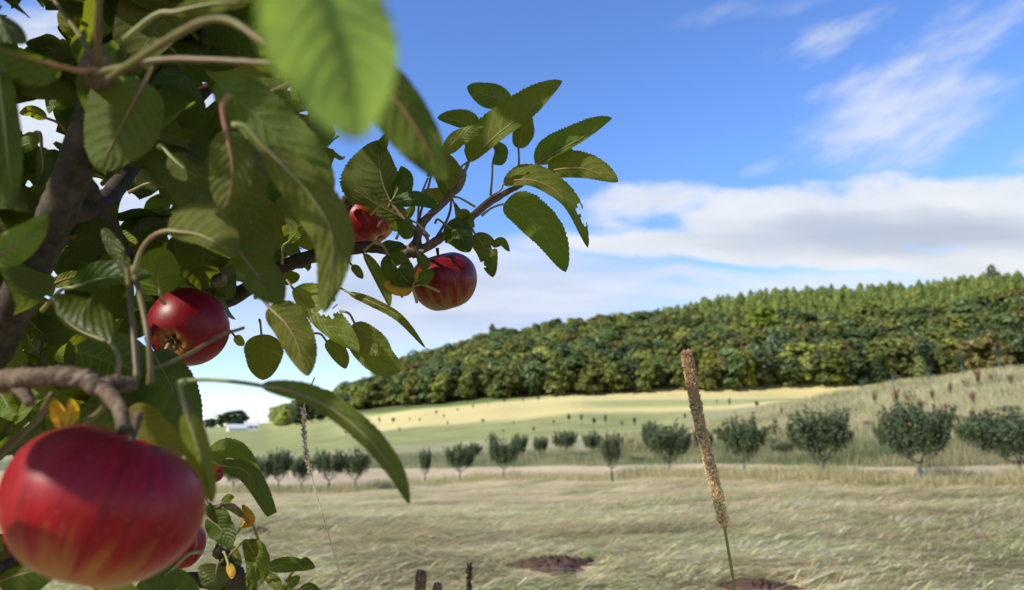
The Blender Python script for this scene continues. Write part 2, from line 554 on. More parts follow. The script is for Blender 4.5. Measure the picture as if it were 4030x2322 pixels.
# ================================================================== GRASS (stuff)
def blades(X, Y, hgt, lean, head, width, cols, curve, base=None, segs=3):
    """many curved blades; X, Y roots, head = direction of lean"""
    n = len(X)
    Z = ground(X, Y) if base is None else base
    V = np.zeros((n, segs + 1, 2, 3), np.float32)
    wv = np.stack([-np.sin(head + 0.6), np.cos(head + 0.6)], -1)
    fx = np.abs(wv[:, 0]) < 0.45
    wv[fx, 0] = 0.7
    for k in range(segs + 1):
        u = k / segs
        dx = lean * (u ** (1.0 + curve)); dz = hgt * (1 - (1 - u) ** 1.4) if curve >= 0 else hgt * np.sin(np.pi * u)
        cx = X + np.cos(head) * dx; cy = Y + np.sin(head) * dx
        w = width * (1 - 0.8 * u ** 2)
        for s_, sg in ((0, -1), (1, 1)):
            V[:, k, s_, 0] = cx + sg * wv[:, 0] * w * 0.5
            V[:, k, s_, 1] = cy + sg * wv[:, 1] * w * 0.5
            V[:, k, s_, 2] = Z + dz
    b = (np.arange(n) * (segs + 1) * 2)[:, None]
    q = []
    for k in range(segs):
        q.append(np.stack([b[:, 0] + 2 * k, b[:, 0] + 2 * k + 1, b[:, 0] + 2 * k + 3, b[:, 0] + 2 * k + 2], -1))
    Q = np.stack(q, 1).reshape(-1, 4)
    C = np.repeat(cols, (segs + 1) * 2, axis=0)
    return V.reshape(-1, 3), Q, C

def scatter(n, pmin, pmax, y0f, y1f, power=1.0):
    p = rng.uniform(pmin, pmax, n)
    u = rng.uniform(0, 1, n) ** power
    y0 = y0f(p); y1 = y1f(p)
    Y = y0 * (y1 / y0) ** u
    X = (p - 2015) / F * CP * Y
    return X, Y, p

RY = lambda p: np.interp(p, [700, 1400, 1700, 2000, 2300, 2600, 2850, 3100, 3350, 3600, 4030], [41, 41, 48, 45, 38, 34, 30, 27, 24.5, 22.5, 22])
BY = lambda p: np.interp(p, [700, 1400, 1700, 2000, 2300, 2600, 2850, 3100, 3350, 3600, 4030], [60, 60, 62, 58, 50, 44, 38, 33, 30, 28, 27])
PAL_S = np.array([[0.45, 0.39, 0.21], [0.36, 0.325, 0.17], [0.50, 0.44, 0.25], [0.23, 0.19, 0.12], [0.21, 0.24, 0.10], [0.155, 0.215, 0.08], [0.30, 0.30, 0.16]])
PAL = np.array([[0.68, 0.54, 0.31], [0.55, 0.43, 0.245], [0.78, 0.64, 0.39], [0.27, 0.205, 0.125], [0.27, 0.315, 0.09], [0.19, 0.28, 0.07], [0.41, 0.38, 0.18]])

# lying hay
N = 130000
X, Y, p = scatter(N, 150, 4350, lambda p: 0 * p + 5.5, lambda p: RY(p) * 0.98, 0.9)
gr = ss(vnoise(X, Y * 1.6, 0.9, 31) + 0.4 * vnoise(X, Y, 2.5, 32), 0.05, 0.4)
thick = vnoise(X, Y, 1.7, 41)
ci = rng.choice(4, N, p=[0.36, 0.3, 0.2, 0.14])
cg = rng.choice([4, 5, 6], N)
cc = np.where((rng.uniform(0, 1, N) < gr * 0.9)[:, None], PAL[cg], PAL[ci]) * rng.uniform(0.75, 1.2, N)[:, None]
head = 0.1 + 1.1 * vnoise(X, Y, 0.55, 51) + 0.7 * vnoise(X, Y, 1.6, 52) + rng.normal(0, 0.22, N) + np.where(rng.uniform(0, 1, N) < 0.5, 0, math.pi)
ln = rng.uniform(0.3, 1.0, N); bc = rng.integers(0, 3600, N)
bX, bY, _p = scatter(3600, 150, 4350, lambda p: 0 * p + 5.5, lambda p: RY(p) * 0.97, 0.9)
bh = 0.1 + 0.8 * vnoise(bX, bY, 0.55, 51) + rng.normal(0, .38, 3600)
bk = rng.choice([.28, .55, .95, 1.2, 1.5], 3600, p=[.2, .18, .22, .22, .18])
bg_ = rng.uniform(0, 1, 3600) < .10 + .42 * ss(vnoise(bX, bY * 1.6, 0.9, 31) + 0.4 * vnoise(bX, bY, 2.5, 32), 0.0, 0.4)
memb = rng.uniform(0, 1, N) < .74
al = rng.normal(0, .9, N); ac = rng.normal(0, .11, N); ch_, sh_ = np.cos(bh[bc]), np.sin(bh[bc])
X = np.where(memb, bX[bc] + al * ch_ - ac * sh_, X); Y = np.where(memb, bY[bc] + al * sh_ + ac * ch_, Y)
head = np.where(memb, bh[bc] + rng.normal(0, .16, N), head)
cc = np.where((memb & bg_[bc])[:, None], PAL[cg] * .95, cc) * np.where(memb, bk[bc], 1.0)[:, None]
thick = np.where(memb, rng.uniform(0, .75, N), thick)
hh = rng.uniform(0.008, 0.05, N) * (1 + 2.2 * np.maximum(thick, 0))
patch = 0.78 + 0.45 * ss(vnoise(X, Y * 1.5, 0.8, 43) + .6 * vnoise(X, Y * 1.4, 2.6, 44), -.45, .45)
cc = cc * patch[:, None]
# the hay leaves the bare soil open
MOUNDS = [(2180, 2235, 330), (2960, 2325, 290), (1040, 2100, 110), (2630, 2180, 60), (3790, 2270, 120), (1290, 2095, 90)]
keep = np.ones(N, bool)
for (mx, my, mw) in MOUNDS:
    Ym = CAMZ / -math.tan(PITCH + math.atan((1161 - my) / F)); Xm, _, _ = pxy(mx, Ym); rm = mw / F * Ym * .5
    for k_ in (0.0, 0.5, 1.0):
        xx = X + np.cos(head) * ln * k_; yy = Y + np.sin(head) * ln * k_
        keep &= ((xx - Xm) ** 2 + ((yy - Ym) * .8) ** 2 > (rm * rng.uniform(.6, 1.1, N)) ** 2) & ~((np.abs(xx - Xm) < rm * .8) & (yy < Ym) & (yy > Ym - .9) & (rng.uniform(0, 1, N) < .75))
V1, Q1, C1_ = blades(X[keep], Y[keep], hh[keep], ln[keep], head[keep], rng.uniform(0.005, 0.013, N)[keep], np.minimum(cc * 1.12, .75)[keep], -0.02, base=(ground(X, Y) + 0.035 * vnoise(X, Y, 2.4, 5) + rng.uniform(-0.01, 0.05, N))[keep])
o = link('hay', mesh('hay', V1, Q1, tint=C1_, mats=[M_GRASS]))
tag(o, 'loose mown hay lying over the near field in swirls of straw and green', 'hay', kind='stuff')

# standing grass in the tree row, on the bank and on the slope
N = 30000
X, Y, p = scatter(N, 650, 4400, lambda p: RY(p) * 0.955, lambda p: RY(p) * 1.045)
ci = rng.choice(7, N, p=[0.34, 0.2, 0.2, 0.06, 0.08, 0.04, 0.08])
Va, Qa, Ca = blades(X, Y, rng.uniform(0.15, 0.55, N) * (0.7 + 0.8 * np.maximum(0, vnoise(X, Y, 1.2, 61) + .2)), rng.uniform(0.03, 0.25, N), rng.uniform(0, 6.28, N), rng.uniform(0.006, 0.014, N), PAL_S[ci] * rng.uniform(0.8, 1.2, N)[:, None], 0.5)
N = 34000
X, Y, p = scatter(N, 650, 4400, lambda p: BY(p) * 0.99, lambda p: BY(p) * 1.3)
gg = ss(vnoise(X, Y, 0.5, 71), -0.25, 0.25) * (1 - ss(Y, BY(p) * 1.05, BY(p) * 1.3) * 0.6)
cc = np.where((rng.uniform(0, 1, N) < gg)[:, None], PAL_S[rng.choice([4, 5], N)] * 0.7, PAL_S[rng.choice([0, 1, 3, 6], N)] * .85)
Vb, Qb, Cb = blades(X, Y, rng.uniform(0.2, 0.75, N) * (0.6 + 0.8 * np.maximum(0, vnoise(X, Y, 0.8, 62) + .2)), rng.uniform(0.05, 0.35, N), rng.uniform(0, 6.28, N), rng.uniform(0.008, 0.02, N), cc * rng.uniform(0.8, 1.2, N)[:, None], 0.5)
N = 42000
X, Y, p = scatter(N, 2350, 4400, lambda p: BY(p) * 1.25, lambda p: 0 * p + 92)
cc = np.where((rng.uniform(0, 1, N) < np.maximum(ss(vnoise(X, Y, 0.3, 72), -0.1, 0.35) * 0.7, .85 - ss(Y, BY(p) * 1.3, BY(p) * 1.9)))[:, None], PAL_S[rng.choice([4, 5, 3], N)] * .75, PAL_S[rng.choice([0, 1, 2, 3, 6], N)])
Vc, Qc, Cd = blades(X, Y, rng.uniform(0.15, 0.6, N), rng.uniform(0.05, 0.4, N), rng.uniform(0, 6.28, N), rng.uniform(0.012, 0.035, N), cc * rng.uniform(0.8, 1.2, N)[:, None], 0.5)
Qt = np.vstack([Qa, Qb + len(Va), Qc + len(Va) + len(Vb)])
o = link('tall_grass', mesh('tall_grass', np.vstack([Va, Vb, Vc]), Qt, tint=np.vstack([Ca, Cb, Cd]), mats=[M_GRASS]))
tag(o, 'uncut dry and green grass along the tree row and up the bank', 'grass', kind='stuff')

# ================================================================== TREES in the distance
def leafquads(P, Nn, size, r_, asp=0.6):
    n = len(P)
    Nn = Nn / (np.linalg.norm(Nn, axis=1)[:, None] + 1e-9)
    a = np.cross(Nn, r_.normal(size=(n, 3))); a /= np.linalg.norm(a, axis=1)[:, None] + 1e-9
    b = np.cross(Nn, a)
    s_ = size[:, None]
    V = np.stack([P - a * s_, P - b * s_ * asp, P + a * s_, P + b * s_ * asp], 1).reshape(-1, 3)
    Q = np.arange(n * 4).reshape(-1, 4)
    return V, Q

def orchard_crown(seed, W=1.0, H=1.5, nshoot=78, per=70):
    r_ = np.random.default_rng(seed)
    P, D = [], []
    for k in range(nshoot):
        th = r_.uniform(0, 2 * math.pi); rr = math.sqrt(r_.uniform(0, 1)) * 0.82 * W
        lop = 1 + 0.25 * math.sin(2 * th + seed)
        z0 = 0.28 * H * (rr / W) ** 1.2 + r_.uniform(0, 0.5) * H * (1 - rr / W * .5)
        p0 = np.array([math.cos(th) * rr * lop * 0.8, math.sin(th) * rr * 0.8, z0])
        top = H * (0.55 + 0.52 * r_.uniform() ** 1.3) * (1 - 0.28 * (rr / W) ** 2)
        ln = max(0.3, min(0.95, top - z0))
        d = np.array([math.cos(th) * 0.45 * rr / W + r_.normal(0, .16), math.sin(th) * 0.45 * rr / W + r_.normal(0, .16), 1.0])
        u = r_.uniform(0, 1, per)
        q = p0 + d * (u * ln)[:, None] + r_.normal(0, 0.055 * (1.15 - u * 0.7)[:, None], (per, 3)) * [1, 1, .8]
        P.append(q); D.append(q - [0, 0, 0.45 * H] + r_.normal(0, 0.55, (per, 3)))
    P = np.vstack(P); D = np.vstack(D)
    V, Q = leafquads(P, D, r_.uniform(0.026, 0.05, len(P)), r_)
    base = np.array([0.078, 0.104, 0.052])
    c = base * r_.uniform(0.55, 1.6, len(P))[:, None]
    c[r_.uniform(0, 1, len(P)) < 0.12] = [0.11, 0.15, 0.085]
    c[r_.uniform(0, 1, len(P)) < 0.015] = [0.32, 0.25, 0.03]
    return V, Q, np.repeat(c, 4, 0)

def orchard_trunk(seed, H=0.85, r=0.04, W=1.0):
    r_ = np.random.default_rng(seed)
    parts = [tube([[0, 0, -0.05], [0.02, 0.01, H * .5], [-0.01, 0.02, H]], [r * 1.25, r, r * .85], 8, 10, 0.05, seed)]
    for k in range(6):
        th = k * 1.05 + r_.uniform(0, .6)
        d = np.array([math.cos(th), math.sin(th), 0])
        parts.append(tube([[0, 0, H * .96], d * 0.3 * W + [0, 0, H + .22], d * 0.52 * W + [0, 0, H + .85]], [r * .6, r * .4, r * .15], 6, 9, 0.05, seed + k))
    return join(parts)

PROTO = []
for k in range(8):
    V, Q, c = orchard_crown(100 + k, nshoot=88 + 9 * (k % 5))
    cm = mesh('crown', V, Q, tint=c, mats=[M_FOL], smooth=False)
    v, q, t_ = orchard_trunk(200 + k)
    tm = mesh('trunk', v, q, t_, mats=[M_FARBARK])
    gv, gq, gt = tube([[0, 0, -0.03], [0, 0, 0.2], [0, 0, 0.42]], [0.062, 0.06, 0.062], 10, 4, 0, 1)
    gm = mesh('tree_guard', gv, gq, gt, mats=[M_GUARD])
    PROTO.append((cm, tm, gm))

def orchard_tree(px, Y, top, cw, k, label, group, guard=True, cz=0.77):
    x, y, z = pxy(px, Y)
    htot = (zpy(Y, top) - z) * 1.06
    o = empty('orchard_tree', (x, y, z), random.Random(int(px)).uniform(0, 6.28))
    cm, tm, gm = PROTO[(k + int(px)) % 8]
    cwm = cw / F * Y / 2.0            # crown radius in metres
    ch = htot * cz
    c = link('crown', cm, o, (0, 0, htot * (1 - cz)))
    c.scale = (cwm / 0.84, cwm / 0.84, ch / 1.5)
    tr = link('trunk', tm, o, (0, 0, 0))
    s_ = htot * (1 - cz) / 0.80
    tr.scale = (max(0.8, min(1.4, cwm / 0.9)), max(0.8, min(1.4, cwm / 0.9)), s_)
    if guard:
        link('tree_guard', gm, o, (0, 0, 0))
    tag(o, label, 'tree', group)
    return o

GR1 = 'orchard trees in the near row across the field'
for a in [
    (4000, 22.5, 1612, 330, 0, 'dense orchard tree at the right edge of the photo, yellow leaves low in its crown', True),
    (3610, 22.5, 1578, 265, 1, 'tallest bushy orchard tree of the near row, third from the seed head on its right', True),
    (3228, 25.5, 1608, 270, 2, 'vase shaped orchard tree with a pale forked trunk, second right of the seed head', True),
    (2922, 29.5, 1640, 205, 3, 'round dark orchard tree just right of the brown seed head', True),
    (2630, 34, 1665, 200, 0, 'broad orchard tree just left of the brown seed head', True),
    (2405, 34.5, 1702, 90, 1, 'narrow upright orchard tree, second left of the brown seed head', True),
    (1982, 45, 1724, 130, 2, 'bushy orchard tree below the pale field, third left of the brown seed head', True),
    (1812, 47.5, 1748, 125, 3, 'round orchard tree with a stray side shoot, right of the drooping leaf tip', True),
    (1676, 48, 1764, 58, 1, 'slim pillar shaped orchard tree beside the drooping leaf tip', True),
    (1405, 41.5, 1766, 120, 0, 'orchard tree under the drooping leaf, rightmost of the left hand cluster', True),
    (1302, 41.5, 1768, 120, 3, 'orchard tree in the left hand cluster, just right of the thin dry stem', True),
    (1195, 41, 1790, 92, 2, 'orchard tree half hidden by the thin dry grass stem', True),
    (1106, 41, 1765, 96, 1, 'orchard tree left of the thin dry grass stem', True),
    (1040, 41, 1792, 100, 0, 'small orchard tree at the left end of the row behind the green leaf', True),
    (930, 41, 1800, 120, 2, 'orchard tree hidden behind the green leaf at left', True),
]:
    orchard_tree(*a[:5], a[5], GR1, a[6])
GR2 = 'smaller orchard trees in the second row behind the track'
for a in [
    (2225, 62, 1692, 100, 0, 'small round orchard tree in the second row, right of the slim gap behind the track'),
    (2128, 63, 1714, 64, 1, 'little orchard tree low in the second row'),
    (2046, 63, 1706, 70, 2, 'second row orchard tree peeping over the bushy near one'),
    (2330, 58, 1695, 74, 3, 'second row orchard tree just left of the narrow upright near tree'),
    (1868, 66, 1740, 62, 1, 'second row tree showing at the shoulder of the round near tree'),
    (1940, 66, 1700, 34, 2, 'thin second row sapling above the bushy near tree'),
    (2550, 55, 1660, 46, 1, 'thin second row sapling at the shoulder of the broad tree'),
    (2770, 46, 1690, 80, 0, 'second row tree glimpsed just left of the seed head'),
    (3490, 34, 1650, 90, 3, 'pale second row tree behind the tallest near tree'),
    (3870, 31, 1640, 190, 1, 'dark second row tree left of the edge tree'),
    (3080, 38, 1740, 80, 2, 'low second row bush between the two right of the seed head'),
]:
    orchard_tree(*a[:5], a[5], GR2, False, 0.84)

# young trees in rows on the sunlit hill, each one small
hillp = [(1440, 175, 30), (1490, 178, 44), (1545, 172, 46), (1610, 174, 34), (1715, 185, 30), (1745, 172, 40), (1800, 190, 30), (1860, 192, 28),
         (1920, 194, 30), (1985, 196, 30), (2060, 192, 38), (2120, 193, 40), (2190, 196, 26), (2260, 196, 28), (2340, 196, 30), (2420, 198, 26),
         (2500, 196, 26), (2240, 128, 58), (2290, 126, 70), (2340, 122, 66), (2385, 120, 70), (2180, 130, 44), (2450, 118, 44), (2500, 112, 64),
         (2560, 105, 70), (2880, 150, 62), (2988, 118, 56), (2830, 165, 40), (2700, 120, 44), (1650, 168, 36), (1570, 140, 40), (1360, 150, 30), (2020, 140, 40), (1900, 145, 34), (1760, 150, 36), (1980, 120, 36), (2100, 118, 34)]
for i, (px, Y, hp) in enumerate(hillp):
    x, y, z = pxy(px, Y)
    h = hp / F * Y * (0.55 + 0.3 * math.sin(i * 5.1) ** 2)
    o = empty('young_tree', (x, y, z), i * 1.7)
    cm, tm, gm = PROTO[i % 4]
    c = link('crown', cm, o, (0, 0, h * 0.35)); w = h * (0.16 + .07 * math.sin(i * 3.7)); c.scale = (w, w, h * .65 / 1.5)
    tr = link('trunk', tm, o); tr.scale = (0.7, 0.7, h * .42 / 0.85)
    tag(o, 'little young tree in the thin rows on the mown hill below the wood', 'young tree', 'young trees in rows on the mown hill')
for i, (px, Y, hp) in enumerate([(3412, 82, 40), (3542, 80, 46), (3684, 79, 52), (3822, 78, 88), (3972, 77, 90)]):
    x, y, z = pxy(px, Y)
    h = hp / F * Y
    o = empty('guarded_sapling', (x, y, z), i * 1.1)
    cm, tm, gm = PROTO[i % 4]
    c = link('crown', cm, o, (0, 0, h * 0.5)); w = h * 0.26; c.scale = (w, w, h * .5 / 1.5)
    tr = link('trunk', tm, o); tr.scale = (0.7, 0.7, h * .55 / 0.85)
    gd = link('tree_guard', gm, o); gd.scale = (1.9, 1.9, 2.4)
    tag(o, ['sapling in a green tube on the slope crest, leftmost of five before the wood', 'sapling in a green tube on the crest, second of five from the left',
            'sapling in a green tube at the middle of the five on the crest', 'taller leafy sapling in a green tube on the crest, second from the right',
            'leafy sapling in a green tube on the crest nearest the right edge'][i], 'sapling', 'saplings in green tubes on the slope crest')

# dock plants: red brown seed stalks on the bank
def dock_mesh(seed):
    r_ = np.random.default_rng(seed)
    P, D, Cx = [], [], []
    tubes = []
    for k in range(7):
        b = r_.normal(0, 0.10, 2); d = np.array([r_.normal(0, .2), r_.normal(0, .2), 1.0]); L_ = r_.uniform(0.6, 1.0)
        tubes.append(tube([[b[0], b[1], 0], np.array([b[0], b[1], 0]) + d * L_ * .5, np.array([b[0], b[1], 0]) + d * L_], [0.012, 0.009, 0.004], 5, 5, 0, k))
        u = r_.uniform(0.3, 1, 130)
        q = np.array([b[0], b[1], 0]) + d * (u * L_)[:, None] + r_.normal(0, 0.035, (130, 3))
        P.append(q); D.append(r_.normal(size=(130, 3)))
    P = np.vstack(P); D = np.vstack(D)
    V, Q = leafquads(P, D, r_.uniform(0.015, 0.032, len(P)), r_)
    v, q, t_ = join(tubes)
    C = np.vstack([np.repeat(np.array([[0.13, 0.055, 0.035]]) * r_.uniform(.6, 1.5, len(P))[:, None], 4, 0), np.tile([0.12, 0.07, 0.045], (len(v), 1))])
    return mesh('dock_plant', np.vstack([V, v]), np.vstack([Q, q + len(V)]), t_ + len(V), tint=C, mats=[M_DOCK], smooth=False)
DOCKS = [dock_mesh(k) for k in range(3)]
dk = [(3460, 62, 50), (3545, 58, 75), (3600, 57, 60), (3690, 58, 46), (3765, 60, 48), (3830, 62, 40), (3880, 62, 64), (3850, 52, 58), (3720, 48, 60), (3840, 45, 60), (3900, 44, 64), (3940, 62, 44),
      (4010, 58, 50), (3050, 52, 62), (3170, 50, 50), (3280, 44, 70), (3350, 42, 62), (2845, 58, 40), (3085, 70, 30), (2450, 70, 40), (2485, 66, 36), (3960, 42, 60), (3640, 52, 60)]
for i, (px, Y, hp) in enumerate(dk):
    x, y, z = pxy(px, Y)
    h = hp / F * Y
    o = link('dock_plant', DOCKS[i % 3], None, (x, y, z))
    o.rotation_euler = (0, 0, i * 2.1); o.scale = (h, h, h)
    tag(o, 'red brown dock plant gone to seed on the rough grassy bank', 'dock plant', 'dock plants gone to seed on the bank')

# low scrub on the bank
rs = random.Random(8)
for i in range(34):
    px = rs.choice([rs.uniform(3300, 4120), rs.uniform(3500, 4120), rs.uniform(2400, 3300)])
    Y = float(BY(px)) * rs.uniform(1.06, 1.75)
    x, y, z = pxy(px, Y)
    o = link('scrub_bush', PROTO[i % 8][0], None, (x, y, z - .12))
    h = rs.uniform(.35, .8); w = rs.uniform(.4, .85)
    o.scale = (w, w, h / 1.5); o.rotation_euler = (0, 0, i * 1.3)
    o.color = rs.choice([(1.5, 1.35, 1.6, 1), (1.1, 1.05, .9, 1), (1.9, 1.75, 2.2, 1), (1.3, 1.0, .8, 1)])
    tag(o, 'low grey green scrub bush on the rough bank behind the near tree row', 'bush', 'scrub bushes on the rough bank')

# soil mounds in the hay
def mound(px, py, wpx, hpx, label):
    tn = -math.tan(PITCH + math.atan((1161 - py) / F))
    Y = CAMZ / tn
    x, y, z = pxy(px, Y)
    w = wpx / F * Y * .5; n, m = 30, 10
    V = []
    r_ = np.random.default_rng(int(px))
    for i in range(m + 1):
        for j in range(n):
            th = 2 * math.pi * j / n; u = i / m
            q = 1 + 0.35 * math.sin(3 * th + px) + .2 * math.sin(7 * th + px * 2) + r_.normal(0, .05)
            hh = hpx / F * Y * math.sqrt(max(0, 1 - u * u)) * (1 + r_.normal(0, .22)) - 0.03 * u
            V.append([w * u * q * math.cos(th), w * 1.1 * u * q * math.sin(th), hh])
    Q = [[i * n + j, (i + 1) * n + j, (i + 1) * n + (j + 1) % n, i * n + (j + 1) % n] for i in range(m) for j in range(n)]
    o = link('soil_mound', mesh('soil_mound', V, Q, mats=[M_SOIL], smooth=False), None, (x, y, z))
    tag(o, label, 'soil mound', 'bare soil mounds in the hay')
for a in [(2180, 2235, 300, 34, 'wide heap of red brown soil in the hay at bottom centre'),
          (2960, 2325, 260, 32, 'dark red soil heap at the foot of the seed head stalk'),
          (1040, 2100, 110, 20, 'small reddish soil patch left of the thin dry stem'),
          (2630, 2180, 60, 22, 'little brown tuft of soil in the hay left of the seed head stalk'),
          (3790, 2270, 120, 22, 'small earth patch near the bottom right of the field'),
          (1290, 2095, 90, 16, 'faint earth patch right of the thin dry stem'),
          ]:
    mound(*a)

# ================================================================== THE WOOD
def broad_proto(seed, size=1.0):
    """unit tree about 1 high, crown radius about .42"""
    r_ = np.random.default_rng(seed)
    P, D, C = [], [], []
    nl = 24
    for k in range(nl):
        th = r_.uniform(0, 6.28); rr = r_.uniform(0.04, 0.31); zz = r_.uniform(0.12, 0.86)
        rr *= 1.1 - 0.7 * max(0, zz - .4)
        c0 = np.array([rr * math.cos(th), rr * math.sin(th), zz]); R_ = r_.uniform(0.10, 0.17)
        n = 48
        d = r_.normal(size=(n, 3)); d /= np.linalg.norm(d, axis=1)[:, None]
        d[:, 2] = np.where(d[:, 2] < -.3, -d[:, 2], d[:, 2])
        P.append(c0 + d * R_ * r_.uniform(0.85, 1.06, n)[:, None]); D.append(d * .6 + [0, 0, .5] + r_.normal(0, .3, (n, 3)))
        C.append(np.ones((n, 1)) * r_.uniform(0.85, 1.15))
    P = np.vstack(P); D = np.vstack(D); C = np.vstack(C)
    V, Q = leafquads(P, D, r_.uniform(0.035, 0.065, len(P)), r_, 0.85)
    tint = np.repeat(C * r_.uniform(.7, 1.3, len(P))[:, None], 4, 0) * np.ones((1, 3))
    # trunk
    v, q, t_ = tube([[0, 0, -.03], [0.01, 0, .25], [0, 0.01, .6]], [0.022, 0.018, 0.008], 6, 5, 0, seed)
    V2 = np.vstack([V, v]); Q2 = np.vstack([Q, q + len(V)])
    return V2, Q2, np.vstack([tint, np.tile([0.8, 0.6, 0.5], (len(v), 1))])

def con_proto(seed):
    r_ = np.random.default_rng(seed)
    n = 700
    u = r_.uniform(0, 1, n) ** 0.75
    z = 0.12 + 0.88 * (1 - u)
    th = r_.uniform(0, 6.28, n)
    tier = 0.88 + 0.12 * np.sin(z * 45)
    R_ = (0.045 + 0.24 * u ** .6) * tier * r_.uniform(.6, 1.1, n)
    P = np.stack([R_ * np.cos(th), R_ * np.sin(th), z - R_ * .25], -1)
    D = np.stack([np.cos(th) * .6, np.sin(th) * .6, np.ones(n) * .8], -1) + r_.normal(0, .25, (n, 3))
    V, Q = leafquads(P, D, r_.uniform(0.03, 0.055, n), r_, 0.6)
    tint = np.repeat(r_.uniform(.65, 1.3, n)[:, None], 4, 0) * np.ones((1, 3))
    v, q, t_ = tube([[0, 0, -.03], [0, 0, .5], [0, 0, .98]], [0.016, 0.011, 0.002], 6, 5, 0, seed)
    return np.vstack([V, v]), np.vstack([Q, q + len(V)]), np.vstack([tint, np.tile([0.8, 0.6, 0.5], (len(v), 1))])

BP = [broad_proto(300 + k) for k in range(6)]
KP = [con_proto(400 + k) for k in range(4)]
BM = [mesh('broadleaf_tree', *b[:2], tint=b[2], mats=[M_FOL], smooth=False) for b in BP]
KM = [mesh('conifer_tree', *b[:2], tint=b[2], mats=[M_FOL], smooth=False) for b in KP]
WCOL = np.array([2.45, 2.4, 3.0]) * np.array([[0.082, 0.092, 0.022], [0.100, 0.108, 0.024], [0.060, 0.082, 0.024], [0.075, 0.098, 0.035], [0.118, 0.128, 0.026], [0.052, 0.070, 0.028], [0.092, 0.080, 0.024]])
CCOL = 2.75 * np.array([[0.100, 0.118, 0.034], [0.085, 0.108, 0.032], [0.112, 0.125, 0.036]])
CDARK = 1.5 * np.array([0.040, 0.062, 0.026])

spots = []
tries = 0
rw = random.Random(5)
cells = {}
while tries < 60000 and len(spots) < 2600:
    tries += 1
    px = rw.uniform(1340, 4420); Y = 258 + (475 - 258) * rw.random() ** 0.9
    y_front = np.interp(px, [1340, 1500, 1700, 2000, 2600, 3000, 3400, 4400], [325, 300, 285, 268, 262, 262, 262, 260])
    if Y < y_front: continue
    if px < 1500 and Y > 430: continue
    X = (px - 2015) / F * CP * Y
    conif = px > 2480 + rw.gauss(0, 60) and Y > np.interp(px, [2480, 2900, 3500, 4400], [430, 365, 350, 372]) + rw.gauss(0, 9)
    md = 5.2 if conif else 6.4
    key = (int(X // 7), int(Y // 7))
    ok = True
    for i in (-1, 0, 1):
        for j in (-1, 0, 1):
            for (a, b) in cells.get((key[0] + i, key[1] + j), ()):
                if (a - X) ** 2 + (b - Y) ** 2 < md * md: ok = False
    if not ok: continue
    cells.setdefault(key, []).append((X, Y))
    spots.append((px, X, Y, conif, Y - y_front))
spots.sort(key=lambda s: s[4])
NI = 280
sv, sq, sc_, off = [], [], [], 0
GRW = 'trees standing along the front of the hillside wood'
for i, (px, X, Y, conif, dep) in enumerate(spots):
    z = float(ground(X, Y))
    if conif:
        h = rw.uniform(10.5, 14.5); col = CCOL[rw.randrange(3)] * rw.uniform(.8, 1.2); wd = h * rw.uniform(.8, 1.1)
        k = rw.randrange(4)
    else:
        h = rw.uniform(11, 15.5); col = WCOL[rw.choices(range(7), [5, 4, 5, 3, 2.2, 4, 2])[0]] * rw.uniform(.68, 1.25); wd = h * rw.uniform(1.0, 1.35)
        k = rw.randrange(6)
        if px < 1560: h *= 0.85
    darkc = (not conif) and i < NI and px > 2450 and rw.random() < 0.10
    if darkc:
        k = rw.randrange(4); col = CDARK * rw.uniform(.8, 1.3); h = rw.uniform(10, 15); wd = h * 1.3
    rz = rw.uniform(0, 6.28)
    if i < NI:
        isc = conif or darkc
        o = link('conifer_tree' if isc else 'broadleaf_tree', (KM if isc else BM)[k], None, (X, Y, z - .2))
        o.scale = (wd, wd, h); o.rotation_euler = (0, 0, rz); o.color = (*col, 1)
        if isc:
            tag(o, 'dark pointed conifer standing at the front edge of the hillside wood', 'conifer', 'conifers along the front of the wood')
        else:
            tag(o, 'rounded olive green broadleaf tree at the front edge of the hillside wood', 'tree', GRW)
    else:
        V, Q, C = (KP if conif else BP)[k]
        c_, s_ = math.cos(rz), math.sin(rz)
        v = V * [wd, wd, h]
        v = np.stack([v[:, 0] * c_ - v[:, 1] * s_ + X, v[:, 0] * s_ + v[:, 1] * c_ + Y, v[:, 2] + z - .2], -1)
        sv.append(v.astype(np.float32)); sq.append(Q + off); sc_.append(C * col); off += len(v)
o = link('wood', mesh('wood', np.vstack(sv), np.vstack(sq), tint=np.vstack(sc_), mats=[M_FOL], smooth=False))
tag(o, 'mixed broadleaf and conifer wood covering the hill up to its ridge', 'wood', kind='stuff')

# singled out trees of the wood
def special(kind, px, Y, h, wd, col, label):
    x, y, z = pxy(px, Y)
    o = link('conifer_tree' if kind == 'c' else 'broadleaf_tree', KM[1] if kind == 'c' else BM[2], None, (x, y, z - .2))
    o.scale = (wd, wd, h); o.color = (*col, 1)
    tag(o, label, 'conifer' if kind == 'c' else 'tree')
special('b', 3040, 330, 19, 23, (0.21, 0.27, 0.04), 'bright lime green round tree standing out in the middle of the wood')
special('b', 2810, 268, 13, 13, (0.26, 0.27, 0.04), 'yellow green tree at the wood edge just right of the seed head tip')
special('b', 3060, 285, 15, 8, (0.24, 0.30, 0.19), 'silvery grey green tree in the wood below the lime green one')
special('b', 3300, 262, 13, 15, (0.17, 0.19, 0.035), 'big spreading olive tree at the lower edge of the wood on the right')
special('b', 2955, 262, 14, 9, (0.22, 0.23, 0.035), 'tall yellowish tree at the lower wood edge right of the seed head')
special('c', 3655, 240, 11, 12, (0.24, 0.26, 0.09), 'pale larch with drooping sprays before the darker wood on the right')
special('c', 3990, 440, 19, 19, (0.10, 0.13, 0.045), 'tall dark spruce breaking the skyline at the far right')
special('c', 1935, 425, 19, 15, (0.11, 0.14, 0.05), 'lone pointed tree poking above the left shoulder of the wood')

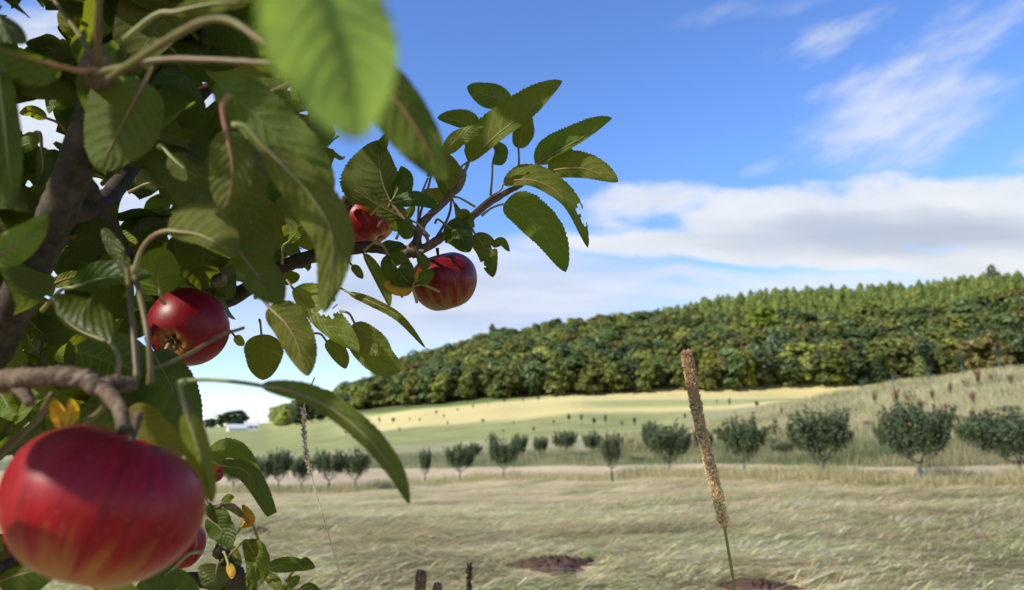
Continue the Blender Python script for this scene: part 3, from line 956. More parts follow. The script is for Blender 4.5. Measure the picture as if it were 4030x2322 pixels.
# far low hill left: its own wood and the farmhouse
sv, sq, sc_, off = [], [], [], 0
for i in range(520):
    px = rw.uniform(985, 1440); Y = rw.uniform(440, 640)
    if px < 1060 + (640 - Y) * .2: continue
    X, Y, z = pxy(px, Y)
    V, Q, C = BP[rw.randrange(6)]
    h = rw.uniform(9, 13); rz = rw.uniform(0, 6.28)
    v = V * [h * 1.2, h * 1.2, h]; c_, s_ = math.cos(rz), math.sin(rz)
    v = np.stack([v[:, 0] * c_ - v[:, 1] * s_ + X, v[:, 0] * s_ + v[:, 1] * c_ + Y, v[:, 2] + z - .2], -1)
    sv.append(v); sq.append(Q + off); sc_.append(C * WCOL[rw.choice([1, 4, 3, 0])] * 1.25 * rw.uniform(.85, 1.15)); off += len(v)
o = link('far_wood', mesh('far_wood', np.vstack(sv), np.vstack(sq), tint=np.vstack(sc_), mats=[M_FOL], smooth=False))
tag(o, 'sunlit woodland on the low far hill beyond the farmhouse', 'wood', kind='stuff')
for i, (px, Y, h, wd) in enumerate([(835, 560, 11, 15), (868, 555, 14, 16), (900, 550, 16, 18), (930, 550, 18, 20), (805, 560, 10, 15), (950, 548, 13, 14), (1190, 335, 13, 14), (1222, 335, 15, 14), (1255, 335, 14, 14), (1165, 338, 9, 10)]):
    x, y, z = pxy(px, Y)
    o = link('broadleaf_tree', BM[i % 6], None, (x, y, z - .3)); o.scale = (wd, wd, h); o.color = (0.06, 0.085, 0.04, 1); o.rotation_euler = (0, 0, i)
    if i < 6: o.scale = (wd, wd, h * .72); tag(o, 'dark rounded tree in the clump on the skyline left of the farmhouse', 'tree', 'dark skyline clump by the farmhouse')
    else: tag(o, 'dark tree in the hedge clump behind the pale field, crossed by the thin dry stem', 'tree', 'dark hedge clump behind the pale field')

def box(x0, x1, y0, y1, z0, z1):
    V = np.array([[x, y, z] for z in (z0, z1) for y in (y0, y1) for x in (x0, x1)], float)
    Q = np.array([[0, 2, 3, 1], [4, 5, 7, 6], [0, 1, 5, 4], [2, 6, 7, 3], [0, 4, 6, 2], [1, 3, 7, 5]])
    return V, Q, np.zeros((0, 3), int)
def gable(x0, x1, y0, y1, z0, z1):
    ym = (y0 + y1) / 2
    V = np.array([[x0, y0, z0], [x1, y0, z0], [x1, y1, z0], [x0, y1, z0], [x0, ym, z1], [x1, ym, z1]], float)
    return V, np.array([[0, 1, 5, 4], [2, 3, 4, 5], [0, 3, 2, 1]]), np.array([[0, 4, 3], [1, 2, 5]])
def house(px, Y, w, d, hw, hr, rz, label, name, win):
    x, y, z = pxy(px, Y)
    o = empty(name, (x, y, z), rz)
    link('wall', mesh('wall', *box(-w / 2, w / 2, -d / 2, d / 2, -1, hw), mats=[M_WHITE], smooth=False), o)
    r = link('roof', mesh('roof', *gable(-w / 2 - .3, w / 2 + .3, -d / 2 - .4, d / 2 + .4, hw + .003, hw + hr), mats=[M_ROOF], smooth=False), o)
    if win:
        link('chimney', mesh('chimney', *box(w / 2 - 1.2, w / 2 - .2, -.5, .5, hw + hr * .5, hw + hr + 1.3), mats=[M_WHITE], smooth=False), r)
        for k in range(win):
            xx = -w / 2 + w * (k + .5) / win
            link('window', mesh('window', *box(xx - .5, xx + .5, -d / 2 - .03, -d / 2 + .1, 1.0, 2.2), mats=[M_DARKGLASS], smooth=False), o)
    tag(o, label, 'house' if win else 'barn')
house(985, 425, 7.5, 5, 2.6, 2.2, 0.35, 'small white farmhouse with a chimney on the far field', 'farmhouse', 3)
house(928, 415, 9.5, 6, 1.5, 2.2, 0.5, 'low white roofed barn left of the farmhouse', 'barn', 0)

# ================================================================== THE APPLE TREE IN FRONT
def crop(ox, oy, k):
    return lambda x, y: (ox + x * k, oy + y * k)
C1, C2, C3 = crop(0, 0, .5495), crop(0, 700, .5495), crop(0, 1450, .5988)
C4, C5, C6 = crop(900, 200, .5495), crop(1600, 200, .618), crop(900, 900, .4808)
CA, P0 = crop(700, 1400, .6332), crop(0, 0, 1.0)
D1, D2, D3, D4 = crop(0, 0, .3023), crop(500, 0, .3023), crop(0, 400, .3023), crop(500, 400, .3023)
D5, D6 = crop(0, 1100, .4121), crop(700, 1900, .2898)

# ---- materials
def leaf_material(name, top, under, vein, transl, tf=0.48, spots=0.0, gloss=0.46):
    m_, t = mat(name)
    tint = t.attr('tint').outputs['Color']
    uvn = t.n('ShaderNodeUVMap'); sp = t.n('ShaderNodeSeparateXYZ'); t.link(uvn.outputs[0], sp.inputs[0])
    u = t.m('ABSOLUTE', t.m('MULTIPLY', t.m('SUBTRACT', sp.outputs[0], 0.5), 2.0))
    v = sp.outputs[1]
    side = t.m('GREATER_THAN', sp.outputs[0], 0.5)
    nz = t.noise(uvn.outputs[0], 3.0, 2, 0.5)
    f = t.m('ADD', t.m('SUBTRACT', t.m('MULTIPLY', v, 8.5), t.m('MULTIPLY', t.m('POWER', u, 1.25), 2.2)), t.m('MULTIPLY', side, 0.45))
    f = t.m('ADD', f, t.m('MULTIPLY', nz, 0.5))
    tri = t.m('ABSOLUTE', t.m('SUBTRACT', t.m('FRACT', f), 0.5))          # 0.5 at vein
    thick = t.m('SUBTRACT', 0.5, t.m('MULTIPLY', t.m('SUBTRACT', 1.15, u), 0.095))
    veinm = t.m('MULTIPLY', t.m('SUBTRACT', tri, thick), 30.0, clamp=True)
    midm = t.m('SUBTRACT', 1.0, t.m('MULTIPLY', t.m('SUBTRACT', u, t.m('MULTIPLY', t.m('SUBTRACT', 1.1, v), 0.028)), 60.0), clamp=True)
    vm = t.m('MAXIMUM', t.m('MULTIPLY', veinm, 0.75), midm)
    tc = t.n('ShaderNodeTexCoord')
    vor = t.n('ShaderNodeTexVoronoi', feature='DISTANCE_TO_EDGE'); vor.inputs['Scale'].default_value = 380
    t.link(tc.outputs['Object'], vor.inputs['Vector'])
    net = t.smooth(vor.outputs['Distance'], 0.0, 0.16)
    mot = t.noise(tc.outputs['Object'], 45, 4, 0.6)
    big = t.noise(tc.outputs['Object'], 11, 3, 0.6)
    geo = t.n('ShaderNodeNewGeometry')
    under_ = geo.outputs['Backfacing']
    vt = t.mix(t.m('MULTIPLY', vm, 0.55), top, vein)
    vu = t.mix(t.m('MULTIPLY', vm, 0.85), under, vein)
    vu = t.mix(t.m('MULTIPLY', t.m('SUBTRACT', 1.0, net), 0.28), vu, vein)
    c = t.mix(under_, vt, vu)
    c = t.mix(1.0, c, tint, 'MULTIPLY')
    k = t.m('ADD', 0.60, t.m('ADD', t.m('MULTIPLY', mot, 0.4), t.m('MULTIPLY', big, 0.36)))
    sc = t.n('ShaderNodeVectorMath', operation='SCALE'); t.link(c, sc.inputs[0]); t.link(k, sc.inputs['Scale'])
    c = sc.outputs[0]
    if spots:
        c = t.mix(t.m('MULTIPLY', t.smooth(t.noise(tc.outputs['Object'], 120, 4, 0.7), 0.60, 0.68), spots), c, (0.06, 0.025, 0.01, 1))
    else:
        c = t.mix(t.m('MULTIPLY', t.smooth(t.noise(tc.outputs['Object'], 70, 3, 0.6), 0.70, 0.76), 0.5), c, (0.07, 0.04, 0.012, 1))
    edge_ = t.m('MULTIPLY', t.smooth(u, 0.86, 1.0), t.smooth(t.noise(tc.outputs['Object'], 26, 4, .65), 0.52, 0.66))
    c = t.mix(t.m('MULTIPLY', edge_, 0.75), c, (0.13, 0.075, 0.02, 1))
    # blade swells between the veins
    quilt = t.m('ADD', t.m('MULTIPLY', t.m('SUBTRACT', 0.5, tri), 1.6), t.m('ADD', t.m('MULTIPLY', net, 0.25), t.m('MULTIPLY', mot, 0.6)))
    quilt = t.m('SUBTRACT', quilt, t.m('MULTIPLY', midm, 0.8))
    bmp = t.bump(quilt, 0.5, 0.0010)
    rgh = t.m('ADD', gloss, t.m('MULTIPLY', under_, 0.25))
    s = princ(t, c, rgh, t.m('SUBTRACT', 0.28, t.m('MULTIPLY', under_, 0.2)), bmp)
    tr = t.n('ShaderNodeBsdfTranslucent')
    tcx = t.mix(t.m('MULTIPLY', vm, 0.5), transl, (transl[0] * .55, transl[1] * .5, transl[2] * .5, 1))
    tcx = t.mix(1.0, tcx, tint, 'MULTIPLY')
    t.link(tcx, tr.inputs['Color'])
    t.link(bmp, tr.inputs['Normal'])
    finish(t, add_shader_mix(t, tf, s, tr.outputs[0]))
    return m_

M_LEAF = leaf_material('apple_leaf', (0.046, 0.078, 0.009, 1), (0.092, 0.112, 0.022, 1), (0.20, 0.23, 0.08, 1), (0.20, 0.24, 0.010, 1))
M_SOFTLEAF = leaf_material('pale_apple_leaf', (0.075, 0.125, 0.022, 1), (0.092, 0.112, 0.022, 1), (0.095, 0.14, 0.03, 1), (0.20, 0.26, 0.02, 1))
M_YLEAF = leaf_material('yellow_leaf', (0.52, 0.30, 0.025, 1), (0.50, 0.31, 0.05, 1), (0.5, 0.34, 0.10, 1), (0.55, 0.33, 0.02, 1), 0.4, 0.8, 0.55)
M_DRYLEAF = leaf_material('withered_leaf', (0.36, 0.25, 0.13, 1), (0.40, 0.30, 0.19, 1), (0.30, 0.2, 0.1, 1), (0.30, 0.2, 0.06, 1), 0.25, 0.7, 0.7)

m_, t = mat('leaf_stalk')
tint = t.attr('tint').outputs['Color']
tc = t.n('ShaderNodeTexCoord')
n1 = t.noise(tc.outputs['Object'], 60, 3, 0.6)
c = t.mix(t.smooth(n1, 0.35, 0.65), (0.20, 0.20, 0.07, 1), (0.22, 0.13, 0.07, 1))
finish(t, princ(t, t.mix(1.0, c, tint, 'MULTIPLY'), 0.5, 0.35))
M_STALK = m_
M_BARK = bark_mat('apple_bark', (0.022, 0.015, 0.009), (0.060, 0.041, 0.025), (0.09, 0.07, 0.046), 150, 0.7, 0.0015)
M_SPUR = bark_mat('spur_bark', (0.06, 0.036, 0.022), (0.165, 0.115, 0.072), (0.26, 0.22, 0.16), 220, 0.8, 0.0012)
M_SHOOT = bark_mat('shoot_bark', (0.10, 0.055, 0.045), (0.16, 0.10, 0.075), (0.20, 0.16, 0.12), 180, 0.4, 0.0006)

TREE_LOC = Vector((-0.72, 0.42, 0.0))
tree = empty('apple_tree', TREE_LOC)
tag(tree, 'apple tree in leaf filling the left foreground, its twigs reaching over the field', 'apple tree')

def part(name, me, parent=tree, label=None):
    o = bpy.data.objects.new(name, me)
    COL.objects.link(o)
    o.parent = parent
    if parent is tree:
        o.location = -TREE_LOC
    if label:
        o['label'] = label
    return o

SHP_A, SHP_B = 0.46, 0.64
_tm = SHP_A / (SHP_A + SHP_B)
_pm = _tm ** SHP_A * (1 - _tm) ** SHP_B
def prof(tt):
    return (tt ** SHP_A) * ((1 - tt) ** SHP_B) / _pm

NLEAF = [0]
REST = []
SMALL = {16, 17, 18, 21, 24, 26, 34, 41, 45, 47, 51, 55, 56, 57, 60, 61, 66, 89, 95}   # the least of the traced leaves join the mass of small ones
def leaf_grid(pts, wl, wr, d, zl, zr, side, seed, nv=56, nu=14, wav=1.0, crinkle=0.0, holes=(), serr=0.032, trunc=1.0):
    r_ = np.random.default_rng(seed)
    pts = np.asarray(pts, float)
    n = len(pts)
    dd = np.linspace(d[0], d[1], n) if len(d) == 2 else np.asarray(d)
    cv = crom(np.column_stack([pts, dd]), nv + 1)
    tg = np.gradient(cv[:, :2], axis=0); tg /= np.linalg.norm(tg, axis=1)[:, None] + 1e-9
    # smooth the turning so wide leaves do not fold over themselves
    for _ in range(6):
        tg[1:-1] = (tg[:-2] + tg[1:-1] * 2 + tg[2:]) / 4
    tg /= np.linalg.norm(tg, axis=1)[:, None]
    tt = np.linspace(0, 1, nv + 1) * trunc
    p = prof(np.clip(tt, 0.0008, 0.9995))
    sv = np.linspace(-1, 1, nu + 1)
    V = np.zeros((nv + 1, nu + 1, 3)); UV = np.zeros((nv + 1, nu + 1, 2))
    ph = r_.uniform(0, 6.28, 8)
    sag = np.linspace(0, 1, nv + 1)
    size = np.linalg.norm(np.diff(cv[:, :2], axis=0), axis=1).sum() / F * dd.mean()
    for j, s_ in enumerate(sv):
        w = wl if s_ < 0 else wr
        z = zl if s_ < 0 else zr
        a = abs(s_)
        tooth = 1.0
        if a > 0.99:
            tooth = 1 + serr * (np.where(np.arange(nv + 1) % 2 == 0, 1, -1)) * r_.uniform(.1, 1.5, nv + 1)
        ww = p * w * s_ * tooth * (1 + 0.05 * np.sin(tt * 9 + ph[0] + (s_ > 0) * 2))
        # left of travel on the picture plane is (ty, -tx)
        ox = -ww * tg[:, 1]; oy = ww * tg[:, 0]
        X = cv[:, 0] + ox; Y = cv[:, 1] + oy
        dz = z * p * a ** 1.5
        dz = dz + wav * size * (0.035 * a * np.sin(tt * 11 + ph[1] + (s_ > 0) * 2.1) + 0.02 * a * a * np.sin(tt * 23 + ph[2]))
        # little swelling between side veins
        dz = dz + size * 0.0035 * np.sin((tt * 8.5 - a ** 1.25 * 2.2 + .45 * (s_ > 0)) * 6.283) * min(1, a * 3) * (1 - a * .4)
        if crinkle:
            dz = dz + crinkle * size * (0.05 * np.sin(tt * 31 + s_ * 9 + ph[3]) * np.sin(s_ * 13 + tt * 17 + ph[4]) + 0.05 * np.sin(tt * 14 + s_ * 5 + ph[5]))
        dep = cv[:, 2] + dz
        V[:, j] = CAM + RIGHT * ((X - 2015) / F * dep)[:, None] + UP * ((1161 - Y) / F * dep)[:, None] + FWD * dep[:, None]
        UV[:, j, 0] = 0.5 + 0.5 * s_; UV[:, j, 1] = tt
    idx = np.arange((nv + 1) * (nu + 1)).reshape(nv + 1, nu + 1)
    Q = np.stack([idx[:-1, :-1], idx[:-1, 1:], idx[1:, 1:], idx[1:, :-1]], -1)
    keep = np.ones(Q.shape[:2], bool)
    tc_ = (tt[:-1] + tt[1:])[:, None] / 2; sc_ = ((sv[:-1] + sv[1:]) / 2)[None]
    for (ht, hs_, rt, rs) in holes:
        ang = np.arctan2((sc_ - hs_) / rs, (tc_ - ht) / rt)
        keep &= (((tc_ - ht) / rt) ** 2 + ((sc_ - hs_) / rs) ** 2) > (1 + .3 * np.sin(3 * ang + ph[6]) + .15 * np.sin(7 * ang)) ** 2
    Q = Q[keep]
    if side == 'u':
        Q = Q[:, ::-1]
    return V.reshape(-1, 3), Q, UV.reshape(-1, 2), cv

def L(c, mid, wl, wr, d, side='u', z=None, mt=None, tint=(1, 1, 1), stalk=None, label=None, wav=1.0, crinkle=0.0, holes=(), trunc=1.0, sd=None, sr=0.0011):
    NLEAF[0] += 1
    seed = 1000 + NLEAF[0] * 7
    r_ = random.Random(seed)
    pts = [c(*q) for q in mid]
    k = c(1, 0)[0] - c(0, 0)[0]
    if not isinstance(d, tuple): d = (d, d - 0.012)
    if z is None:
        m_ = max(wl, wr) * k / F * d[0]
        z = (m_ * r_.uniform(-.15, .6), m_ * r_.uniform(-.15, .6))
    v, q, uv, cv = leaf_grid(pts, wl * k, wr * k, d, z[0], z[1], side, seed, wav=wav, crinkle=crinkle, holes=holes, trunc=trunc)
    tv = np.array(tint) * np.array([r_.uniform(.88, 1.14), r_.uniform(.92, 1.08), r_.uniform(.85, 1.15)])
    if not label and (mt is None) and NLEAF[0] in SMALL:
        REST.append((v, q, uv, tv)); return None
    o = part('leaf', mesh('leaf', v, q, tint=tuple(tv), uv=uv, mats=[mt or M_LEAF]), tree, label)
    # stalk, ending in a raised midrib on the blade's underside
    b = at(cv[0, 0], cv[0, 1], cv[0, 2])
    if stalk:
        sp_ = [at(*c(s_[0], s_[1]), s_[2] if len(s_) > 2 else d[0]) for s_ in stalk] + [b]
    else:
        t0 = at(cv[6, 0], cv[6, 1], cv[6, 2]) - b
        t0 /= np.linalg.norm(t0) + 1e-9
        sp_ = [b - t0 * 0.022 + np.array([r_.uniform(-.006, .006), r_.uniform(0, .008), -0.006]), b - t0 * 0.010 + np.array([0, 0, 0.001]), b]
    rib = [at(cv[i, 0], cv[i, 1], cv[i, 2] + (0.0004 if side == 't' else -0.0004)) for i in (8, 20, 34, 48)]
    R_ = [sr * 1.25] + [sr] * (len(sp_) - 1) + [sr * .75, sr * .5, sr * .32, sr * .15]
    a, bq, ct = tube(np.array(sp_ + rib), R_, 7, 26, 0, seed)
    cc = random.Random(seed + 1).choice([(1, 1, 1), (1.1, 1.15, .9), (1.25, .9, .8), (.9, 1.1, .9)])
    s_o = bpy.data.objects.new('leaf_stalk', mesh('leaf_stalk', a, bq, ct, tint=cc, mats=[M_STALK]))
    COL.objects.link(s_o); s_o.parent = o
    return o

LIT = (1.9, 1.8, 1.4); DK = (0.8, 0.85, 0.95); PALE = (1.25, 1.25, 1.5); TEAL = (0.8, 0.95, 1.5); OLV = (1.15, 1.0, .8)  # LIT puts sunlight on a leaf into its tint

# ---- sharp outer shoot at right
L(C5, [(395, 705), (600, 515), (800, 365), (992, 192)], 155, 48, (.735, .700), 'u', (.012, -.006), label='largest upper leaf of the outer shoot, seen from below')
L(C5, [(670, 330), (520, 285), (386, 228)], 78, 84, .77, 'u')
L(C5, [(470, 530), (350, 455), (196, 428)], 38, 84, .77, 'u')
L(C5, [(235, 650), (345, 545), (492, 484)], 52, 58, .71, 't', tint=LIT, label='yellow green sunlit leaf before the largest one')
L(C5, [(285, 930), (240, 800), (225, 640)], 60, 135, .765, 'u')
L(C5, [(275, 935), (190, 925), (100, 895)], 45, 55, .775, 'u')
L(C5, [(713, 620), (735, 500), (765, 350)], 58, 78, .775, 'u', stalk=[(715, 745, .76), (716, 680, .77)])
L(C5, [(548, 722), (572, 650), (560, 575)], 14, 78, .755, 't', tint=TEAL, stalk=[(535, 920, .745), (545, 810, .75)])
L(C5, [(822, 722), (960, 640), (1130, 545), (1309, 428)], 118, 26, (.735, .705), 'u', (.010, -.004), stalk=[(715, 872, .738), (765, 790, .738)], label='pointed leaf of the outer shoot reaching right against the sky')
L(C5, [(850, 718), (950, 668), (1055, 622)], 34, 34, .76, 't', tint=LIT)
L(C5, [(900, 767), (1020, 748), (1160, 757), (1348, 834)], 118, 64, (.735, .71), 'u', (.004, .004), stalk=[(720, 868, .74), (800, 820, .738)], label='rightmost leaf of the outer shoot with a drip tip')
L(C5, [(618, 850), (760, 815), (905, 868), (1040, 985), (1154, 1254)], 100, 44, (.725, .70), 'u', (.010, -.003), holes=[(.83, -.85, .05, .55)], stalk=[(370, 1080, .725), (500, 960, .725), (600, 885, .725)], label='arching leaf bitten near its hanging tip')
L(C5, [(620, 978), (750, 1045), (880, 1170), (1014, 1408)], 150, 92, (.715, .69), 'u', (.006, .004), stalk=[(478, 1050, .722), (545, 1000, .718)], label='broad hanging leaf lowest on the outer shoot')
L(C5, [(250, 1110), (330, 1165), (405, 1280)], 90, 95, .70, 't', tint=DK, crinkle=.6, z=(.014, .012), label='dark curled leaf above the middle apple')
L(C5, [(435, 1165), (500, 1270), (550, 1442)], 78, 62, .712, 'u', crinkle=.8, holes=[(.5, -1, .06, .35), (.75, 1, .05, .4)], label='ragged crinkled leaf right of the middle apple')
L(C5, [(545, 1245), (605, 1215), (656, 1278)], 28, 28, .715, 'u', crinkle=.5)
L(C5, [(315, 1090), (370, 1040), (432, 1125)], 34, 34, .73, 'u')
L(C5, [(350, 1035), (326, 1012), (308, 968)], 12, 16, .74, 'u')
# ---- middle, sharp
L(C4, [(1152, 1062), (1092, 900), (1062, 640)], 290, 130, (.70, .69), 'u', (.012, .010), label='broad veined leaf above the small striped apple')
L(C4, [(1285, 1212), (1080, 1110), (820, 940)], 75, 90, .705, 'u', (.004, .008))
L(C4, [(1070, 745), (1105, 660), (1128, 595)], 38, 42, .695, 't', crinkle=1, tint=LIT)
L(C4, [(1165, 1088), (1340, 1062), (1517, 1125)], 58, 52, .675, 't', tint=TEAL)
L(C4, [(1170, 1075), (1230, 950), (1238, 825)], 40, 100, .70, 't', tint=DK)
L(C4, [(1300, 1345), (1270, 1270), (1300, 1200)], 60, 58, .69, 't', tint=PALE)
L(C4, [(1275, 1195), (1300, 1150), (1332, 1105)], 30, 32, .70, 't', tint=LIT)
L(C4, [(1270, 1215), (1200, 1255), (1148, 1215)], 42, 40, .71, 'u')
L(C4, [(1095, 1392), (1170, 1398), (1258, 1390)], 42, 40, .675, 't', crinkle=1.2, label='small crinkled leaf lying along the twig')
L(C6, [(1300, 205), (1390, 340), (1500, 475)], 130, 130, .655, 't', crinkle=1.0, z=(.008, .010), holes=[(.42, -.1, .018, .1), (.3, -.8, .03, .2)], label='glossy crinkled leaf against the left side of the middle apple')
L(C6, [(1505, 478), (1390, 488), (1268, 440)], 66, 62, .665, 't', mt=M_YLEAF, label='yellow leaf under the crinkled one beside the middle apple')
L(C6, [(1528, 432), (1610, 390), (1682, 350)], 56, 62, .66, 't')
L(C6, [(1522, 432), (1535, 390), (1552, 322)], 16, 16, .65, 't', mt=M_YLEAF)
L(C6, [(1555, 215), (1600, 280), (1595, 345)], 50, 52, .668, 't', tint=DK)
L(C6, [(1105, 205), (1200, 370), (1272, 510), (1317, 640)], 66, 32, .74, 'u')
L(C6, [(980, 522), (1180, 605), (1400, 730), (1612, 978)], 38, 40, (.70, .67), 'u', label='slender leaf pointing down right below the middle apple')
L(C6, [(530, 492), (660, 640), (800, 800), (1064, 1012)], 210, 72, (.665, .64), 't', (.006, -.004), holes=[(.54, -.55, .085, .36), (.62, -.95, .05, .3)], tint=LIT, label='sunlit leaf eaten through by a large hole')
L(C6, [(800, 920), (890, 1010), (960, 1146)], 84, 66, .70, 'u')
L(C6, [(1020, 830), (1080, 900), (980, 880)][:2] + [(1130, 1010)], 60, 90, .70, 'u')
L(C6, [(1030, 772), (1150, 950), (1260, 1070), (1414, 1160)], 140, 160, (.68, .66), 't', (-.008, .006), tint=PALE, label='pale leaf with a mined patch hanging before the wood')  # bluish gloss of this leaf is painted in by the pale tint
L(C6, [(268, 865), (285, 1040), (280, 1240)], 160, 160, .72, 'u', (.004, .004), label='leaf hanging straight down below the branch at middle left')
L(C6, [(50, 880), (90, 920), (124, 958)], 40, 40, .74, 'u', tint=LIT)
L(C6, [(420, 400), (500, 400), (584, 385)], 62, 62, .78, 'u')
L(C6, [(330, 640), (520, 850), (650, 1206)], 180, 130, (.46, .44), 'u', (.006, .004), label='large soft leaf hanging right of the left hand apple')
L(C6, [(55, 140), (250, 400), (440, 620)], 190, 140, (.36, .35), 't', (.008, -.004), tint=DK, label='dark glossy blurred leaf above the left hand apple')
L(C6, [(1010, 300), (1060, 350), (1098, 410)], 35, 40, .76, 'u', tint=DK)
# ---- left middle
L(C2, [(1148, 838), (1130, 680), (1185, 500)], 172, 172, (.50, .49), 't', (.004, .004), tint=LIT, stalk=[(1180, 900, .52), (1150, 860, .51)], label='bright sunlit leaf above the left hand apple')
L(C2, [(1642, 478), (1570, 330), (1485, 185)], 145, 105, .70, 'u')
L(C4, [(270, 1452), (215, 1250), (105, 1035)], 155, 195, (.66, .65), 'u', (.01, .012), tint=OLV, stalk=[(280, 1560, .67), (278, 1500, .665)], label='olive veined leaf on a pink stalk above the branch')
L(C4, [(225, 1045), (300, 985), (345, 915)], 74, 84, .72, 't', tint=TEAL)
L(C4, [(480, 1155), (400, 1065), (320, 985)], 64, 64, .74, 't', tint=TEAL)
L(C4, [(215, 1045), (165, 965), (150, 875)], 52, 52, .735, 't', tint=TEAL)
L(C4, [(232, 1052), (255, 910), (285, 780)], 62, 62, .73, 'u')
L(C4, [(428, 1368), (480, 1310), (547, 1238)], 26, 44, .68, 't', tint=LIT)
L(C2, [(705, 655), (570, 600), (438, 615)], 64, 74, .66, 't')
L(C2, [(345, 775), (480, 720), (622, 688)], 48, 48, .62, 'u', tint=LIT)
L(C2, [(755, 420), (870, 440), (988, 462)], 66, 56, .66, 'u', tint=LIT)
L(C2, [(525, 785), (740, 715), (1085, 700)], 120, 70, .42, 't', tint=DK, label='dark leaf crossing in front of the limb')
L(C2, [(735, 360), (850, 560), (960, 740)], 62, 54, .42, 't', tint=DK)
L(C2, [(800, 1190), (500, 1050), (362, 845)], 30, 265, (.385, .40), 't', (.004, .02), tint=DK, stalk=[(840, 1400, .36), (850, 1290, .365)], label='dark leaf folded along a pale rib left of the left hand apple')
L(C2, [(210, 1025), (320, 1120), (505, 1205)], 125, 55, .66, 't')
L(C2, [(395, 1302), (560, 1215), (745, 1192)], 62, 66, .61, 'u', tint=LIT)
L(C2, [(835, 1395), (700, 1262), (515, 1292)], 55, 78, .60, 't', tint=LIT)
L(C2, [(265, 1235), (340, 1310), (445, 1372)], 42, 42, .64, 't', tint=DK)
L(C2, [(1190, 380), (1400, 400), (1560, 470), (1695, 570)], 230, 70, (.36, .34), 'u', (.012, .0), stalk=[(955, 690, .37), (1010, 520, .37), (1090, 420, .365)], label='blurred leaf on an arched stalk above the bright leaf')
L(C3, [(1000, -110), (1140, 150), (1285, 575)], 165, 235, (.53, .51), 't', (.01, .008), tint=TEAL, label='large dark green leaf hanging below the left hand apple')
L(C3, [(1225, 285), (1310, 560), (1395, 885)], 88, 95, (.32, .31), 't', (.004, .006), tint=(1.9, 1.6, 1.0), label='blurred yellow green leaf touching the big apple')  # sunlight on this leaf is put into its raised tint
L(C3, [(850, 255), (1000, 420), (1240, 570)], 135, 95, .38, 'u', tint=OLV)
L(CA, [(515, 185), (840, 265), (1130, 460), (1330, 700), (1440, 925)], 88, 62, (.335, .315), 'u', (.004, -.003), stalk=[(-10, 165, .34), (150, 148, .34), (340, 160, .337)], label='long blurred leaf on a long stalk drooping over the field', sr=.0010)
L(C3, [(1375, 645), (1520, 590), (1705, 705)], 125, 66, .66, 'u')
L(C3, [(1448, 635), (1640, 690), (1790, 960)], 62, 72, .62, 't', trunc=.86, tint=TEAL)
L(C3, [(430, 405), (390, 320), (343, 195)], 56, 60, .36, 't', mt=M_YLEAF, tint=(1.5, 1.5, 1.2), label='yellow leaf above the big apple')
L(C3, [(440, 395), (475, 300), (464, 195)], 48, 52, .355, 't', mt=M_YLEAF, tint=(1.5, 1.5, 1.2))
# ---- lower cluster
L(D6, [(545, 1105), (505, 1270), (470, 1480)], 205, 245, .62, 't', stalk=[(620, 1035, .63), (580, 1080, .625)], label='rounded leaf low in the bottom cluster beside the big apple')
L(D6, [(925, 780), (1070, 1080), (960, 1500)], 195, 150, .60, 't', crinkle=.5, tint=(1.1, 1.15, 1), stalk=[(660, 1025, .63), (790, 895, .62)], label='tall puckered leaf of the bottom cluster')
L(D6, [(1220, 1155), (1500, 1110), (1868, 1148)], 110, 105, .62, 't', label='leaf of the bottom cluster pointing right')
L(D6, [(1670, 1105), (1740, 1050), (1866, 1148)], 40, 60, .615, 't', tint=TEAL)
L(D6, [(1395, 1448), (1520, 1350), (1655, 1262)], 64, 100, .63, 'u', holes=[(.25, -.9, .09, .6)])
L(D6, [(1170, 1230), (1300, 1350), (1395, 1500)], 100, 70, .635, 'u')
L(D6, [(400, 470), (600, 640), (725, 880)], 180, 190, .60, 't', tint=DK)
L(D6, [(345, 400), (560, 440), (740, 640)], 120, 110, .615, 'u')
L(D6, [(862, 598), (965, 480), (870, 295)], 66, 85, .61, 't', mt=M_YLEAF, crinkle=.8, stalk=[(750, 730, .62), (820, 660, .615)], label='yellowing leaf of the bottom cluster')
L(D6, [(900, 470), (720, 320), (485, 345)], 62, 52, .605, 't', mt=M_DRYLEAF, crinkle=1.0, label='withered brown leaf of the bottom cluster')
L(D6, [(600, 285), (680, 210), (765, 185)], 55, 60, .62, 't', tint=LIT)
L(D6, [(685, 1095), (725, 1200), (728, 1305)], 62, 62, .615, 't', mt=M_YLEAF)
L(D6, [(675, 890), (760, 960), (855, 1120)], 78, 74, .64, 'u')
L(D6, [(1650, 1450), (1800, 1400), (1960, 1490)], 45, 60, .60, 't')
L(D6, [(395, 270), (460, 400), (530, 560)], 60, 66, .58, 't', tint=TEAL)
L(C3, [(-20, 1400), (180, 1340), (385, 1295)], 70, 150, .46, 't')
L(C3, [(1155, 1300), (1050, 1380), (890, 1450)], 110, 64, .5, 't', tint=TEAL)
L(C3, [(600, 1420), (760, 1432), (925, 1475)], 62, 62, .46, 'u', tint=LIT)
L(C3, [(1120, 1335), (1220, 1400), (1310, 1490)], 55, 80, .52, 't', tint=TEAL)
L(C3, [(-10, 130), (50, 240), (112, 345)], 60, 90, .5, 't', tint=LIT)
